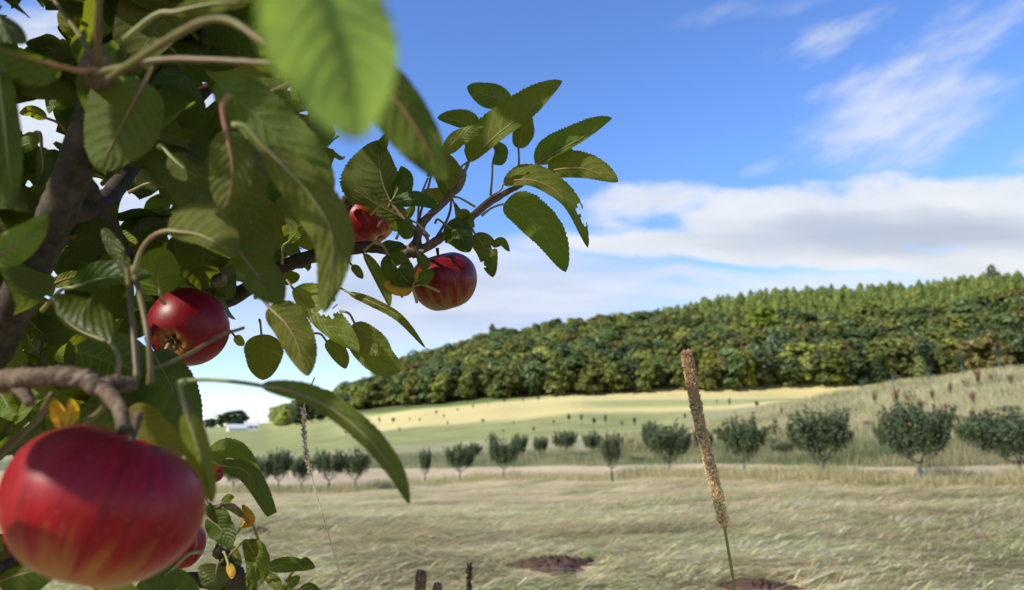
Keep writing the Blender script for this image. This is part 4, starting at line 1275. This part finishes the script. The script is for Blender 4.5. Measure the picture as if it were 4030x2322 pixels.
# ---- close blurred leaves
L(P0, [(1170, -260), (1310, 150), (1415, 552)], 250, 265, (.104, .112), 't', (.014, -.010), mt=M_SOFTLEAF, tint=(1.6, 1.65, 2.2), label='big out of focus sunlit pale green leaf at the top, nearest of all', sr=.0008, wav=.5)  # strong tint brightens the blade in place of direct sun
L(P0, [(1425, 240), (1595, 440), (1754, 712)], 92, 124, (.235, .24), 'u', (.004, .006), label='dark blurred leaf under the nearest pale one')
L(P0, [(1040, 580), (1215, 760), (1312, 960), (1276, 1230)], 92, 92, (.30, .31), 'u', (.004, .005), label='long blurred leaf hanging before the small striped apple')
L(P0, [(850, 320), (1080, 520), (1315, 745)], 120, 95, (.34, .33), 'u')
L(P0, [(890, 515), (915, 680), (884, 850)], 85, 95, (.32, .32), 'u', label='dark leaf hanging straight down in the shaded crown')
L(P0, [(570, 320), (485, 480), (388, 670)], 150, 165, (.37, .36), 'u')
L(P0, [(-10, 250), (20, 520), (52, 830)], 66, 110, (.30, .30), 'u', tint=DK)
L(P0, [(-70, 1015), (80, 965), (192, 848)], 75, 62, .36, 't', tint=LIT)
L(P0, [(-70, 60), (40, 105), (107, 168)], 30, 66, .32, 't', tint=DK)
L(P0, [(250, 265), (100, 225), (-80, 170)], 100, 20, .30, 'u', stalk=[(380, 270, .31), (320, 280, .305)])
L(D1, [(810, 700), (560, 600), (335, 560)], 120, 120, .5, 't', tint=DK)
L(D1, [(1245, 425), (1020, 230), (940, -90)], 270, 250, .55, 'u', tint=LIT, label='sunlit serrated leaf at the top left against the sky')
L(D1, [(1115, 770), (940, 690), (750, 615)], 85, 66, .55, 't', tint=LIT)
L(D1, [(215, 975), (380, 1040), (490, 1260)], 150, 140, .6, 't')
L(D1, [(568, 1085), (640, 1280), (640, 1480)], 95, 64, .6, 't', tint=LIT)
L(D3, [(605, 215), (420, 120), (255, 150)], 84, 76, .6, 't', tint=LIT)
L(D3, [(240, 610), (380, 545), (505, 510)], 110, 100, .6, 't', tint=LIT)
L(D3, [(540, 590), (560, 850), (480, 1100)], 135, 90, .5, 'u')
L(D4, [(555, 665), (760, 540), (1020, 405)], 66, 80, .6, 't', tint=LIT)
L(D4, [(1010, 415), (965, 600), (1042, 780)], 80, 120, .61, 'u', tint=LIT)
L(D2, [(630, 690), (900, 900), (1235, 1065)], 120, 140, .5, 't', tint=TEAL)
L(D4, [(555, 695), (720, 850), (970, 1010)], 130, 165, .4, 'u', tint=DK)
L(D4, [(410, 1105), (760, 1160), (1110, 1310)], 95, 215, .55, 'u')
L(C4, [(380, 260), (200, 330), (20, 425)], 120, 120, .42, 'u')
L(D2, [(620, 160), (1100, 50), (1650, 20)], 130, 120, .30, 'u', tint=OLV)
print('leaves', NLEAF[0])

# ---- wood
def wood_(name, pts, R, m_, n=12, steps=40, rough=0.06, label=None):
    P = [at(*q) if len(q) == 3 else np.array(q[1:]) if len(q) == 4 else q for q in pts]
    v, q, t_ = tube(np.array(P), R, n, steps, rough, len(pts) * 31 + int(abs(pts[-1][0])) % 97)
    return part(name, mesh(name, v, q, t_, mats=[m_], tint=(.55, .52, .42)), tree, label)

tb = at(-90, 1480, .47)
wood_('trunk', [('w', -0.72, 0.42, -0.06), ('w', -0.70, 0.425, 0.35), ('w', -0.60, 0.44, 0.85), ('w', tb[0] - .05, tb[1], tb[2] - .12), (-90, 1480, .47), (35, 1250, .46), (165, 975, .45), (280, 700, .44), (400, 330, .45), (470, 60, .5), (540, -300, .56), (560, -700, .62)],
      [.040, .033, .025, .0145, .0122, .0112, .0106, .0102, .0092, .008, .006, .004], M_BARK, 18, 120, 0.035)
wood_('branch', [(240, 830, .445), (320, 830, .49), (420, 780, .58), (500, 680, .64), (620, 540, .72), (760, 420, .82), (930, 250, .9)], [.0070, .0072, .0075, .007, .0055, .004, .003], M_BARK, 14)
wood_('branch', [(560, 620, .68), (640, 470, .70), (710, 388, .70), (800, 350, .70), (925, 318, .71), (1100, 300, .72)], [.006, .005, .0046, .0044, .003, .002], M_BARK)
wood_('branch', [(290, 690, .46), (420, 900, .60), (560, 1090, .75), (700, 1195, .82), (880, 1188, .76), (1090, 1060, .745), (1270, 1000, .74), (1440, 972, .735), (1560, 985, .73), (1650, 990, .725)], [.0088, .0086, .0085, .0082, .0078, .0072, .0066, .006, .0056, .005], M_BARK, 14, 70, .07, 'rough grey branch that carries the middle apple')
wood_('shoot', [(1630, 985, .725), (1662, 880, .728), (1740, 805, .73), (1795, 745, .733), (1822, 690, .735), (1846, 636, .735)], [.0046, .0042, .0034, .0026, .0020, .0014], M_SHOOT)
wood_('shoot', [(1640, 992, .725), (1690, 966, .724), (1755, 923, .724), (1835, 873, .726), (1909, 811, .73), (1995, 756, .736), (2052, 730, .74)], [.0048, .0046, .0042, .0040, .0034, .0030, .0022], M_SHOOT, label='reddish shoot that carries the outer leaves')
for q, R in [([(1640, 985, .72), (1676, 985, .70), (1682, 940, .69), (1640, 900, .69), (1590, 860, .69), (1536, 790, .698)], [.0018, .0016, .0015, .0014, .0013, .0012]),
             ([(1720, 930, .722), (1762, 860, .73), (1775, 800, .745), (1768, 745, .755)], [.0016, .0014, .0012, .001]),
             ([(1655, 960, .725), (1648, 870, .74), (1690, 720, .75), (1700, 640, .75)], [.0016, .0014, .0012, .001]),
             ([(1640, 960, .725), (1650, 800, .735), (1684, 700, .74)], [.0014, .0012, .001])]:
    wood_('shoot', q, R, M_SHOOT, 8, 24)
# spur knots on the twig
for (px, py, d, r) in [(1625, 985, .722, .0075), (1590, 1000, .722, .006), (1370, 790, .74, .006), (1000, 245, .7, .006), (860, 1100, .66, .006), (875, 2170, .64, .006), (905, 2215, .64, .008)]:
    wood_('spur', [(px - 26, py + 12, d + .004), (px, py, d), (px + 24, py - 6, d - .004)], [r * .6, r, r * .5], M_SPUR, 12, 14, .2)
wood_('spur', [(-70, 1530, .34), (20, 1500, .335), (120, 1488, .33), (240, 1480, .33), (335, 1497, .33), (385, 1525, .328), (450, 1512, .335), (545, 1512, .34)],
      [.0050, .0048, .0043, .0045, .0043, .0040, .0042, .0026], M_SPUR, 14, 60, .10, 'knobbly brown spur above the big apple')
wood_('spur', [(350, 1500, .33), (420, 1545, .325), (470, 1610, .31), (488, 1690, .298)], [.0034, .0034, .0031, .0026], M_SPUR, 12, 24, .08)
wood_('spur', [(40, 1500, .335), (90, 1540, .33), (120, 1590, .325)], [.003, .003, .002], M_SPUR, 12, 16, .1)
wood_('spur', [(400, 340, .45), (388, 300, .36), (378, 270, .32), (395, 215, .31)], [.008, .006, .0062, .0035], M_SPUR, 12, 24, .1)
for q, R in [([(380, 262, .315), (330, 165, .36), (262, 68, .40), (190, -30, .43)], [.0018, .0014, .0012, .0012]),
             ([(388, 255, .31), (384, 120, .30), (392, -60, .29)], [.0016, .0014, .0013]),
             ([(375, 290, .31), (470, 268, .29), (640, 236, .28), (860, 238, .27), (1090, 252, .26)], [.0016, .0014, .0013, .0012, .001]),
             ([(430, 308, .30), (560, 222, .27), (690, 140, .25), (810, 82, .24), (920, 88, .23), (1060, 190, .22)], [.0016, .0015, .0014, .0013, .0012, .001]),
             ([(590, 1512, .335), (592, 1440, .335), (578, 1300, .34), (545, 1140, .36), (520, 1050, .39)], [.0018, .0014, .0013, .0013, .0012]),
             ([(540, 1490, .34), (528, 1340, .35), (508, 1150, .37), (500, 1060, .4)], [.0016, .0013, .0012, .0012]),
             ([(600, 1450, .40), (730, 1400, .42), (860, 1325, .44), (960, 1290, .46)], [.0012, .0012, .0012, .001]),
             ([(250, 1690, .36), (340, 1655, .35), (405, 1605, .345), (400, 1565, .34)], [.0012, .0014, .0014, .0016]),
             ([(-20, 1800, .37), (90, 1700, .365), (150, 1645, .36), (205, 1550, .345)], [.0020, .0018, .0017, .0013]),
             ([(50, 1560, .6), (150, 1470, .6), (90, 1420, .62)], [.002, .0016, .0012]),
             ([(160, 1480, .6), (160, 1400, .62), (170, 1330, .64)], [.0018, .0014, .0012])]:
    wood_('stalk', q, R, M_STALK, 8, 30)
wood_('branch', [(1010, 2500, .7), (960, 2360, .66), (930, 2280, .64), (890, 2200, .635), (855, 2160, .632)], [.014, .0125, .0095, .006, .003], M_BARK, 14, 40, .1)
wood_('branch', [(560, 2330, .64), (700, 2290, .66), (775, 2280, .665), (950, 2330, .67)], [.006, .006, .0058, .006], M_BARK, 12, 30, .08)
wood_('branch', [(-80, 2300, .45), (20, 2225, .46), (140, 2185, .47), (260, 2150, .5)], [.0034, .0032, .003, .002], M_BARK, 10, 24, .06)

# ------------------------------------------------------------------ apples
def apple_material(name, red, dark, ground_, yel, stripe, gloss=.36):
    m_, t = mat(name)
    st = t.attr('streak').outputs['Vector']
    lat = t.attr('lat').outputs['Fac']
    n1 = t.noise(st, 3.2, 6, 0.62)
    n2 = t.noise(st, 9.0, 5, 0.65)
    tc = t.n('ShaderNodeTexCoord')
    n3 = t.noise(tc.outputs['Object'], 30, 4, 0.55)
    c = t.mix(t.m('MULTIPLY', t.smooth(n2, 0.36, 0.70), 0.8), red, dark)
    show = t.m('ADD', t.m('MULTIPLY', t.smooth(lat, yel, 1.02), 1.15), t.m('MULTIPLY', t.m('SUBTRACT', n1, 0.5), stripe))
    show = t.m('ADD', show, t.m('MULTIPLY', t.m('SUBTRACT', n2, 0.5), stripe * .55))
    show = t.m('ADD', show, t.m('MULTIPLY', t.m('SUBTRACT', n3, 0.5), .5))
    show = t.m('ADD', show, t.m('MULTIPLY', t.smooth(lat, 0.10, 0.0), .8))
    c = t.mix(t.smooth(show, 0.12, 0.75), c, ground_)
    vo = t.n('ShaderNodeTexVoronoi'); vo.inputs['Scale'].default_value = 190
    t.link(tc.outputs['Object'], vo.inputs['Vector'])
    dot = t.m('MULTIPLY', t.m('SUBTRACT', 1.0, t.smooth(vo.outputs['Distance'], 0.06, 0.16)), 0.12)
    c = t.mix(dot, c, (0.5, 0.32, 0.2, 1))
    bl = t.noise(tc.outputs['Object'], 55, 5, 0.65)
    bloom = t.mix(t.m('MULTIPLY', t.smooth(bl, 0.4, 0.75), 0.03), c, (0.5, 0.36, 0.36, 1))
    r = t.m('ADD', gloss - .04, t.m('MULTIPLY', bl, 0.16))
    finish(t, princ(t, bloom, r, 0.23, t.bump(t.m('ADD', n3, t.m('MULTIPLY', bl, .3)), 0.12, 0.001), **{'Coat Weight': 0.0}))
    return m_

M_SEPAL = flat_mat('dried_sepal', (0.20, 0.15, 0.08), 0.8, 0.4, 300)

def apple(px, py, d, wpx, cal, roll, m_, label, flat=.86, seed=0, name='apple', hsc=1.0):
    c = at(px, py, d)
    R = wpx / F * d / 2
    ax = -(RIGHT * cal[0] + UP * cal[1] + FWD * cal[2])          # towards the stem
    ax /= np.linalg.norm(ax)
    nu_, nv_ = 72, 48
    r_ = np.random.default_rng(seed + 5)
    V, ST, LA = [], [], []
    k1, k2 = r_.uniform(0, 6.28, 2)
    for i in range(nv_ + 1):
        th = math.pi * i / nv_
        for j in range(nu_):
            ph = 2 * math.pi * j / nu_
            s_, c_ = math.sin(th), math.cos(th)
            rad = s_ ** 0.86 * (1 + .10 * c_ - .02 * c_ * c_)
            rad *= 1 + 0.018 * math.sin(ph + k1) + 0.014 * math.sin(2 * ph + k2) + 0.022 * math.cos(5 * ph + k1) * max(0, -c_) ** 1.2
            z = flat * hsc * c_
            z -= 0.42 * math.exp(-(rad / .24) ** 2) if c_ > 0 else -0.26 * math.exp(-(rad / .26) ** 2) * (1 + .25 * math.cos(5 * ph + k1))
            z += 0.035 * math.sin(ph + k2) * (1 if c_ > 0 else .4) * s_
            V.append([R * rad * math.cos(ph), R * rad * math.sin(ph), R * z])
            ST.append([math.cos(ph) * 1.6, math.sin(ph) * 1.6, th / math.pi * .55])
            LA.append(i / nv_)
    Q = [[i * nu_ + j, (i + 1) * nu_ + j, (i + 1) * nu_ + (j + 1) % nu_, i * nu_ + (j + 1) % nu_] for i in range(nv_) for j in range(nu_)]
    me = mesh(name, V, Q, mats=[m_], vec={'streak': np.array(ST), 'lat': np.array(LA)})
    o = link(name, me, None, c)
    q = Vector(ax).to_track_quat('Z', 'Y')
    o.rotation_euler = (q.to_matrix() @ Matrix.Rotation(roll, 3, 'Z')).to_euler()
    tag(o, label, 'apple', 'red apples hanging in the tree')
    # stem
    v, q, t_ = tube([[0, 0, R * .36], [R * .03, 0, R * .7], [R * .10, R * .03, R * 1.02]], [R * .035, R * .035, R * .055], 8, 12, .06, seed)
    link('stem', mesh('stem', v, q, t_, mats=[M_SPUR]), o)
    # calyx: five dry sepals
    parts = []
    for k in range(5):
        a = k * 1.2566 + .3 + r_.uniform(-.2, .2)
        dr = np.array([math.cos(a), math.sin(a), 0]); up_ = np.array([0, 0, -1.0])
        sd_ = np.array([-math.sin(a), math.cos(a), 0])
        p0 = dr * R * .07 + np.array([0, 0, -R * (flat * hsc - .24)])
        ln = R * r_.uniform(.20, .30)
        out = r_.uniform(.3, 1.0)
        pts_ = [p0, p0 + up_ * ln * .55 + dr * ln * .15 * out, p0 + up_ * ln * .8 + dr * ln * .75 * out]
        w_ = [R * .07, R * .055, R * .004]
        vv = []
        for pp, ww in zip(pts_, w_):
            vv += [pp - sd_ * ww, pp + sd_ * ww, pp + sd_ * ww * .6 + dr * R * .018, pp - sd_ * ww * .6 + dr * R * .018]
        qq = []
        for s2 in range(2):
            for e in range(4):
                qq.append([s2 * 4 + e, s2 * 4 + (e + 1) % 4, (s2 + 1) * 4 + (e + 1) % 4, (s2 + 1) * 4 + e])
        parts.append((np.array(vv), np.array(qq), np.zeros((0, 3), int)))
    v, q, t_ = join(parts)
    link('calyx', mesh('calyx', v, q, None, mats=[M_SEPAL]), o)
    return o

RED1 = apple_material('apple_skin_red', (0.26, 0.0035, 0.007, 1), (0.12, 0.002, 0.005, 1), (0.32, 0.12, 0.02, 1), 0.47, 1.3)
RED2 = apple_material('apple_skin_crimson', (0.19, 0.003, 0.009, 1), (0.11, 0.002, 0.007, 1), (0.26, 0.12, 0.03, 1), 0.80, 0.7)
RED3 = apple_material('apple_skin_striped', (0.16, 0.003, 0.008, 1), (0.06, 0.0015, 0.005, 1), (0.15, 0.085, 0.018, 1), 0.36, 2.9, .30)
RED4 = apple_material('apple_skin_fine_striped', (0.28, 0.007, 0.012, 1), (0.12, 0.003, 0.007, 1), (0.42, 0.22, 0.08, 1), 0.70, 2.2)
apple(402, 1992, .290, 745, (-.30, -.90, -.32), 0.6, RED1, 'biggest red apple, out of focus at the lower left', .80, 1)
apple(735, 1290, .66, 308, (-.10, -.42, -.88), 0.3, RED2, 'crimson apple at left showing its dry calyx', .88, 2)
apple(1747, 1110, .74, 266, (.26, -.94, .12), 1.0, RED3, 'striped apple hanging in the middle below the outer shoot', .86, 3)
apple(1452, 868, .78, 226, (.55, -.78, -.10), 2.2, RED4, 'small striped apple half hidden by a hanging leaf above the middle branch', .86, 4)
apple(700, 2150, .66, 205, (.1, -.95, -.2), 1.5, RED4, 'apple peeping out behind the biggest apple at its lower right', .9, 5)
apple(-2, 2172, .56, 150, (-.2, -.9, -.2), .4, RED2, 'dark red apple cut by the left edge behind the biggest apple', .9, 6)
apple(752, 836, .9, 100, (.1, -.95, 0), .9, RED2, 'little glimpse of dark red apple deep in the shaded leaves', .9, 7)
apple(846, 1868, .64, 66, (.1, -.95, 0), .2, RED4, 'tiny red apple edge behind the blurred yellow green leaf', .9, 8)

# ------------------------------------------------------------------ remaining foliage of the tree
def free_leaf(pos, dirv, nrm, ln, w, r_, nv=12, nu=4):
    dirv = dirv / np.linalg.norm(dirv)
    sd_ = np.cross(nrm, dirv); sd_ /= np.linalg.norm(sd_) + 1e-9
    n_ = np.cross(dirv, sd_)
    tt = np.linspace(0, 1, nv + 1); p = prof(np.clip(tt, .002, .998))
    bend = r_.uniform(-.1, .45); fold = r_.uniform(-.1, .5)
    V = np.zeros((nv + 1, nu + 1, 3)); UV = np.zeros((nv + 1, nu + 1, 2))
    ph = r_.uniform(0, 6.28)
    for j, s_ in enumerate(np.linspace(-1, 1, nu + 1)):
        h = fold * abs(s_) * p * w + .05 * ln * abs(s_) * np.sin(tt * 10 + ph + s_)
        V[:, j] = pos + dirv * (tt * ln)[:, None] + sd_ * (s_ * p * w)[:, None] + n_ * (h - bend * ln * tt ** 2)[:, None]
        UV[:, j, 0] = .5 + .5 * s_; UV[:, j, 1] = tt
    idx = np.arange((nv + 1) * (nu + 1)).reshape(nv + 1, nu + 1)
    Q = np.stack([idx[:-1, :-1], idx[:-1, 1:], idx[1:, 1:], idx[1:, :-1]], -1).reshape(-1, 4)
    return V.reshape(-1, 3), Q, UV.reshape(-1, 2)

HOLES = [(110, 60, 130), (75, 410, 45), (120, 500, 60), (205, 590, 40), (720, 355, 70), (960, 185, 40), (840, 470, 60), (650, 690, 60), (620, 720, 50), (1010, 640, 40), (400, 800, 60), (470, 790, 50), (20, 1150, 30), (250, 1130, 50),
         (330, 1400, 60), (120, 1440, 50), (850, 1450, 90), (560, 1190, 30), (760, 2000, 10), (1000, 1130, 60), (1270, 1200, 120), (900, 1330, 60), (980, 740, 40)]
APC = [at(402, 1992, .29), at(735, 1290, .66), at(1747, 1110, .74), at(1452, 868, .78), at(380, 1900, .29), at(250, 2000, .28), at(330, 2050, .28), at(1300, 150, .107), at(1200, 50, .107), at(1380, 300, .11), at(2000, 720, .73), at(2250, 560, .72), at(2300, 680, .73), at(1230, 1900, .32), at(1500, 1750, .32), at(100, 1150, .45), at(630, 1060, .49), at(310, 60, .55), at(290, 210, .55), at(195, 390, .6), at(1330, 1270, .65), at(1480, 1360, .67), at(900, 1330, .45), at(1000, 2150, .61), at(850, 2180, .61), at(790, 1780, .315), at(1310, 1080, .305), at(1240, 850, .305), at(940, 1750, .66), at(1000, 850, .65), at(760, 1190, .64), at(690, 1200, .64), at(250, 1620, .355), at(280, 1640, .355)]
SV = np.array(SUN)
def shades(p):
    for a in APC:
        v = p - a; al = v @ SV
        if al > 0.02 and np.linalg.norm(v - SV * al) < 0.042: return True
    return False
fv, fq, fu, ft, off = [], [], [], [], 0
for (v, q, uv, tv) in REST:
    fv.append(v); fq.append(q + off); fu.append(uv); ft.append(np.tile(tv, (len(v), 1))); off += len(v)
r_ = np.random.default_rng(77)
cnt = 0
while cnt < 560:
    px, py = r_.uniform(-150, 1320), r_.uniform(-250, 1330)
    edge = np.interp(py, [-250, 300, 700, 1000, 1200, 1330], [1250, 1300, 1280, 1120, 760, 380])
    if px > edge: continue
    d = r_.uniform(.62, 1.1)
    if cnt % 4 == 0 and py < 1050 and px < 1000 and (px - 640) ** 2 + (py - 1080) ** 2 > 300 ** 2: d = r_.uniform(.42, .6)
    if any((px - a) ** 2 + (py - b) ** 2 < (rr + 38) ** 2 for a, b, rr in HOLES): continue
    p = at(px, py, d)
    dv = np.array([r_.normal(0, .7), r_.normal(0, .5), r_.normal(-.35, .5)])
    nm = np.array([r_.normal(0, .5), r_.normal(-.35, .5), r_.normal(.8, .35)])
    ln = r_.uniform(.045, .078); w = ln * r_.uniform(.26, .36)
    if shades(p): continue
    v, q, uv = free_leaf(p - dv / np.linalg.norm(dv) * ln * .5, dv, nm, ln, w, r_)
    fv.append(v); fq.append(q + off); fu.append(uv); off += len(v); cnt += 1
    ft.append(np.tile(np.array([1, 1, 1]) * r_.uniform(.75, 1.2) * np.array([r_.uniform(.85, 1.2), 1, r_.uniform(.8, 1.3)]), (len(v), 1)))
cnt = 0
while cnt < 75:                                         # low on the left, behind the spur and the biggest apple
    px, py = r_.uniform(-120, 640), r_.uniform(1230, 1800)
    if px > np.interp(py, [1230, 1400, 1500, 1800], [560, 420, 620, 640]): continue
    if any((px - a) ** 2 + (py - b) ** 2 < (rr * .7 + 25) ** 2 for a, b, rr in HOLES): continue
    p = at(px, py, r_.uniform(.50, .95))
    dv = np.array([r_.normal(0, .7), r_.normal(0, .5), r_.normal(-.35, .5)])
    nm = np.array([r_.normal(0, .5), r_.normal(-.5, .35), r_.normal(.7, .35)])
    ln = r_.uniform(.045, .075); w = ln * r_.uniform(.27, .36)
    if shades(p): continue
    v, q, uv = free_leaf(p - dv / np.linalg.norm(dv) * ln * .5, dv, nm, ln, w, r_)
    fv.append(v); fq.append(q + off); fu.append(uv); off += len(v); cnt += 1
    ft.append(np.tile(np.array([1, 1, 1]) * r_.uniform(.8, 1.5), (len(v), 1)))
cnt = 0
while cnt < 2300:                                        # the rest of the crown, up and to the left
    x, y, z = r_.uniform(-1.3, .2), r_.uniform(.1, 1.4), r_.uniform(1.2, 2.3)
    rel = np.array([x, y, z]) - CAM
    dep = rel @ FWD
    if dep > 0.02:
        px = 2015 + rel @ RIGHT / dep * F; py = 1161 - rel @ UP / dep * F
        if -220 < px < 4300 and -420 < py < 2600: continue
    if x > -.25 and z < 1.75: continue
    p = np.array([x, y, z])
    if np.linalg.norm(rel) < .25 or shades(p): continue
    dv = r_.normal(0, .6, 3) + [0, 0, -.3]; nm = np.array([r_.normal(0, .5), r_.normal(0, .5), .8])
    ln = r_.uniform(.06, .09); w = ln * .31
    v, q, uv = free_leaf(p, dv, nm, ln, w, r_, 8, 4)
    fv.append(v); fq.append(q + off); fu.append(uv); off += len(v); cnt += 1
    ft.append(np.ones((len(v), 3)) * r_.uniform(.8, 1.2))
for (ax_, ay_, dd_, rr_) in [(600, 1790, .27, .34), (500, 1745, .27, .30)]:  # added unseen leaves towards the sun, shading the top of the biggest apple
    p = at(ax_, ay_, dd_) + SV * rr_
    dv = np.array([.1, .9, -.3]); nm = SV + r_.normal(0, .2, 3)
    v, q, uv = free_leaf(p - dv * .04, dv, nm, .085, .026, r_)
    fv.append(v); fq.append(q + off); fu.append(uv); off += len(v); ft.append(np.ones((len(v), 3)))
o = part('leaves', mesh('leaves', np.vstack(fv), np.vstack(fq), tint=np.vstack(ft), uv=np.vstack(fu), mats=[M_LEAF]), tree)
o['kind'] = 'stuff'

# ------------------------------------------------------------------ grasses standing close by
m_, t = mat('seed_head')
tint = t.attr('tint').outputs['Color']
finish(t, add_shader_mix(t, .2, princ(t, tint, .8, .2), (lambda n: (t.link(tint, n.inputs['Color']), n.outputs[0])[1])(t.n('ShaderNodeBsdfTranslucent'))))
M_SEED = m_

def seed_head(pts, rpx, n, seed, ctop, cbot, flen=.0030):
    r_ = np.random.default_rng(seed)
    P = np.array([at(*q) for q in pts])
    cv = crom(P, 120); d = pts[0][2]
    R = rpx / F * d
    V, Q, T, C = [], [], [], []
    dcv = np.gradient(cv, axis=0); dcv /= np.linalg.norm(dcv, axis=1)[:, None]
    core = tube(P, [R * .45] + [R * .62] * (len(P) - 2) + [R * .5], 8, 40)
    V.append(core[0]); Q = core[1]; T.append(core[2]); off = len(core[0])
    C.append(np.tile(np.array(ctop) * .45 + np.array(cbot) * .15, (off, 1)))
    u = r_.uniform(0, 1, n); u[:n // 60] *= .012
    i = (u * 119).astype(int)
    axis = -dcv[i]                                 # towards the tip (first point is the tip)
    rn = r_.normal(size=(n, 3)); rad = rn - (rn * axis).sum(1)[:, None] * axis
    rad /= np.linalg.norm(rad, axis=1)[:, None]
    env = np.clip(np.minimum((u + .02) * 14, (1.03 - u) * 16), .45, 1) * (1 + .10 * np.sin(u * 40) + .08 * np.sin(u * 93))
    root = cv[i] + rad * (R * .5 * env)[:, None]
    dirv = rad * .75 + axis * .8 + r_.normal(0, .28, (n, 3)); dirv /= np.linalg.norm(dirv, axis=1)[:, None]
    ln = flen * r_.uniform(.7, 1.3, n) * (1 + .5 * (u < .012))
    sd_ = np.cross(dirv, rad + r_.normal(0, .3, (n, 3))); sd_ /= np.linalg.norm(sd_, axis=1)[:, None]
    w = (flen * .26)
    a0 = root; a1 = root + dirv * (ln * .5)[:, None]
    v = np.stack([a0 - sd_ * w * .5, a0 + sd_ * w * .5, a1 + sd_ * w, a1 - sd_ * w, root + dirv * ln[:, None], a1 + rad * w * 1.2], 1).reshape(-1, 3)
    b = off + np.arange(n) * 6
    Q = np.vstack([Q, np.stack([b, b + 1, b + 2, b + 3], -1)])
    T.append(np.stack([b + 3, b + 2, b + 4], -1)); T.append(np.stack([b + 3, b + 5, b + 4], -1)); T.append(np.stack([b + 5, b + 2, b + 4], -1))
    T.append(np.stack([b, b + 5, b + 3], -1)); T.append(np.stack([b + 1, b + 2, b + 5], -1))
    m_ = np.clip(u * 1.2 - .15 + r_.normal(0, .12, n), 0, 1)[:, None]
    c = np.array(ctop) * (1 - m_) + np.array(cbot) * m_
    c = c * r_.uniform(.6, 1.45, n)[:, None]
    c[r_.uniform(0, 1, n) < .06] = [.55, .48, .33]
    c[r_.uniform(0, 1, n) < .03] = [.07, .04, .02]
    V.append(v); C.append(np.repeat(c, 6, 0))
    return mesh('seed_head', np.vstack(V), Q, np.vstack(T), tint=np.vstack(C), mats=[M_SEED], smooth=False)

m_, t = mat('green_stalk')
tc = t.n('ShaderNodeTexCoord')
tint = t.attr('tint').outputs['Color']
k = t.noise(tc.outputs['Object'], 90, 4, .6)
sc = t.n('ShaderNodeVectorMath', operation='SCALE'); t.link(tint, sc.inputs[0]); t.link(t.m('ADD', .6, t.m('MULTIPLY', k, .8)), sc.inputs['Scale'])
finish(t, princ(t, sc.outputs[0], .5, .35))
M_GSTALK = m_

def grass_plant(name, head, rpx, n, seed, ctop, cbot, stalk, srad, scol, label, cat='grass'):
    g = at(*stalk[-1])
    foot = np.array([g[0] + .03, g[1] + .02, float(ground(g[0], g[1]))])
    o = empty(name, foot)
    P = [at(*q) for q in stalk]
    k_ = max(4, int(np.linalg.norm(g - foot) / max(.03, np.linalg.norm(P[-1] - P[-2]))))
    P += [g + (foot - g) * (i / k_) for i in range(1, k_ + 1)]
    v, q, t_ = tube(np.array(P), [srad] * (len(P) - 1) + [srad * 1.3], 8, 160)
    s_ = link('stalk', mesh('stalk', v, q, t_, tint=scol, mats=[M_GSTALK]), o); s_.location = -Vector(foot)
    if head is not None:
        h_ = link('seed_head', seed_head(head, rpx, n, seed, ctop, cbot), o); h_.location = -Vector(foot)
    tag(o, label, cat)
    return o

grass_plant('timothy_grass', [(2704, 1396, .63), (2722, 1500, .63), (2748, 1640, .632), (2786, 1800, .634), (2822, 1940, .635), (2852, 2074, .636)], 27, 5600, 3,
            (.42, .285, .17), (.84, .67, .38), [(2850, 2065, .636), (2866, 2160, .637), (2884, 2270, .638), (2896, 2360, .64)], .0013, (.17, .18, .045),
            'tall timothy grass with one long brown cylindrical seed head, right of centre', 'grass stem')
grass_plant('timothy_grass', [(1658, 2262, .66), (1655, 2300, .66), (1650, 2390, .66)], 20, 2600, 4, (.26, .18, .11), (.32, .22, .13), [(1650, 2390, .66), (1648, 2480, .66)], .0012, (.16, .15, .06),
            'short brown bristly seed head rising from the bottom edge left of centre', 'grass stem')
grass_plant('timothy_grass', [(1722, 2312, .68), (1718, 2350, .68), (1714, 2420, .68)], 17, 1800, 5, (.28, .20, .12), (.32, .22, .13), [(1714, 2420, .68), (1712, 2480, .68)], .0012, (.16, .15, .06),
            'small seed head tip at the bottom edge between two taller stems', 'grass stem')
grass_plant('thin_grass', [(1847, 2232, .68), (1846, 2290, .68), (1842, 2400, .68)], 7, 380, 6, (.12, .08, .05), (.16, .11, .06), [(1842, 2400, .68), (1840, 2480, .68)], .0008, (.16, .13, .07),
            'thin dark grass spike at the bottom edge, rightmost of the three', 'grass stem')
# thin dry stem with a sparse head
sp_ = [(1238, 1486, .70), (1222, 1525, .70), (1196, 1600, .70), (1200, 1720, .70), (1206, 1800, .70), (1228, 1876, .70)]
grass_plant('dry_grass', [(1194, 1610, .70), (1197, 1700, .70), (1204, 1780, .70), (1226, 1872, .70)], 6, 260, 8, (.70, .60, .46), (.74, .62, .44),
            [(1238, 1486, .70), (1214, 1545, .70), (1194, 1610, .70), (1197, 1700, .70), (1204, 1780, .70), (1226, 1872, .70), (1252, 1970, .70), (1296, 2110, .70), (1330, 2230, .70), (1362, 2340, .70)], .0007, (.60, .50, .34),
            'thin bleached dry grass stem standing left of centre', 'grass stem')
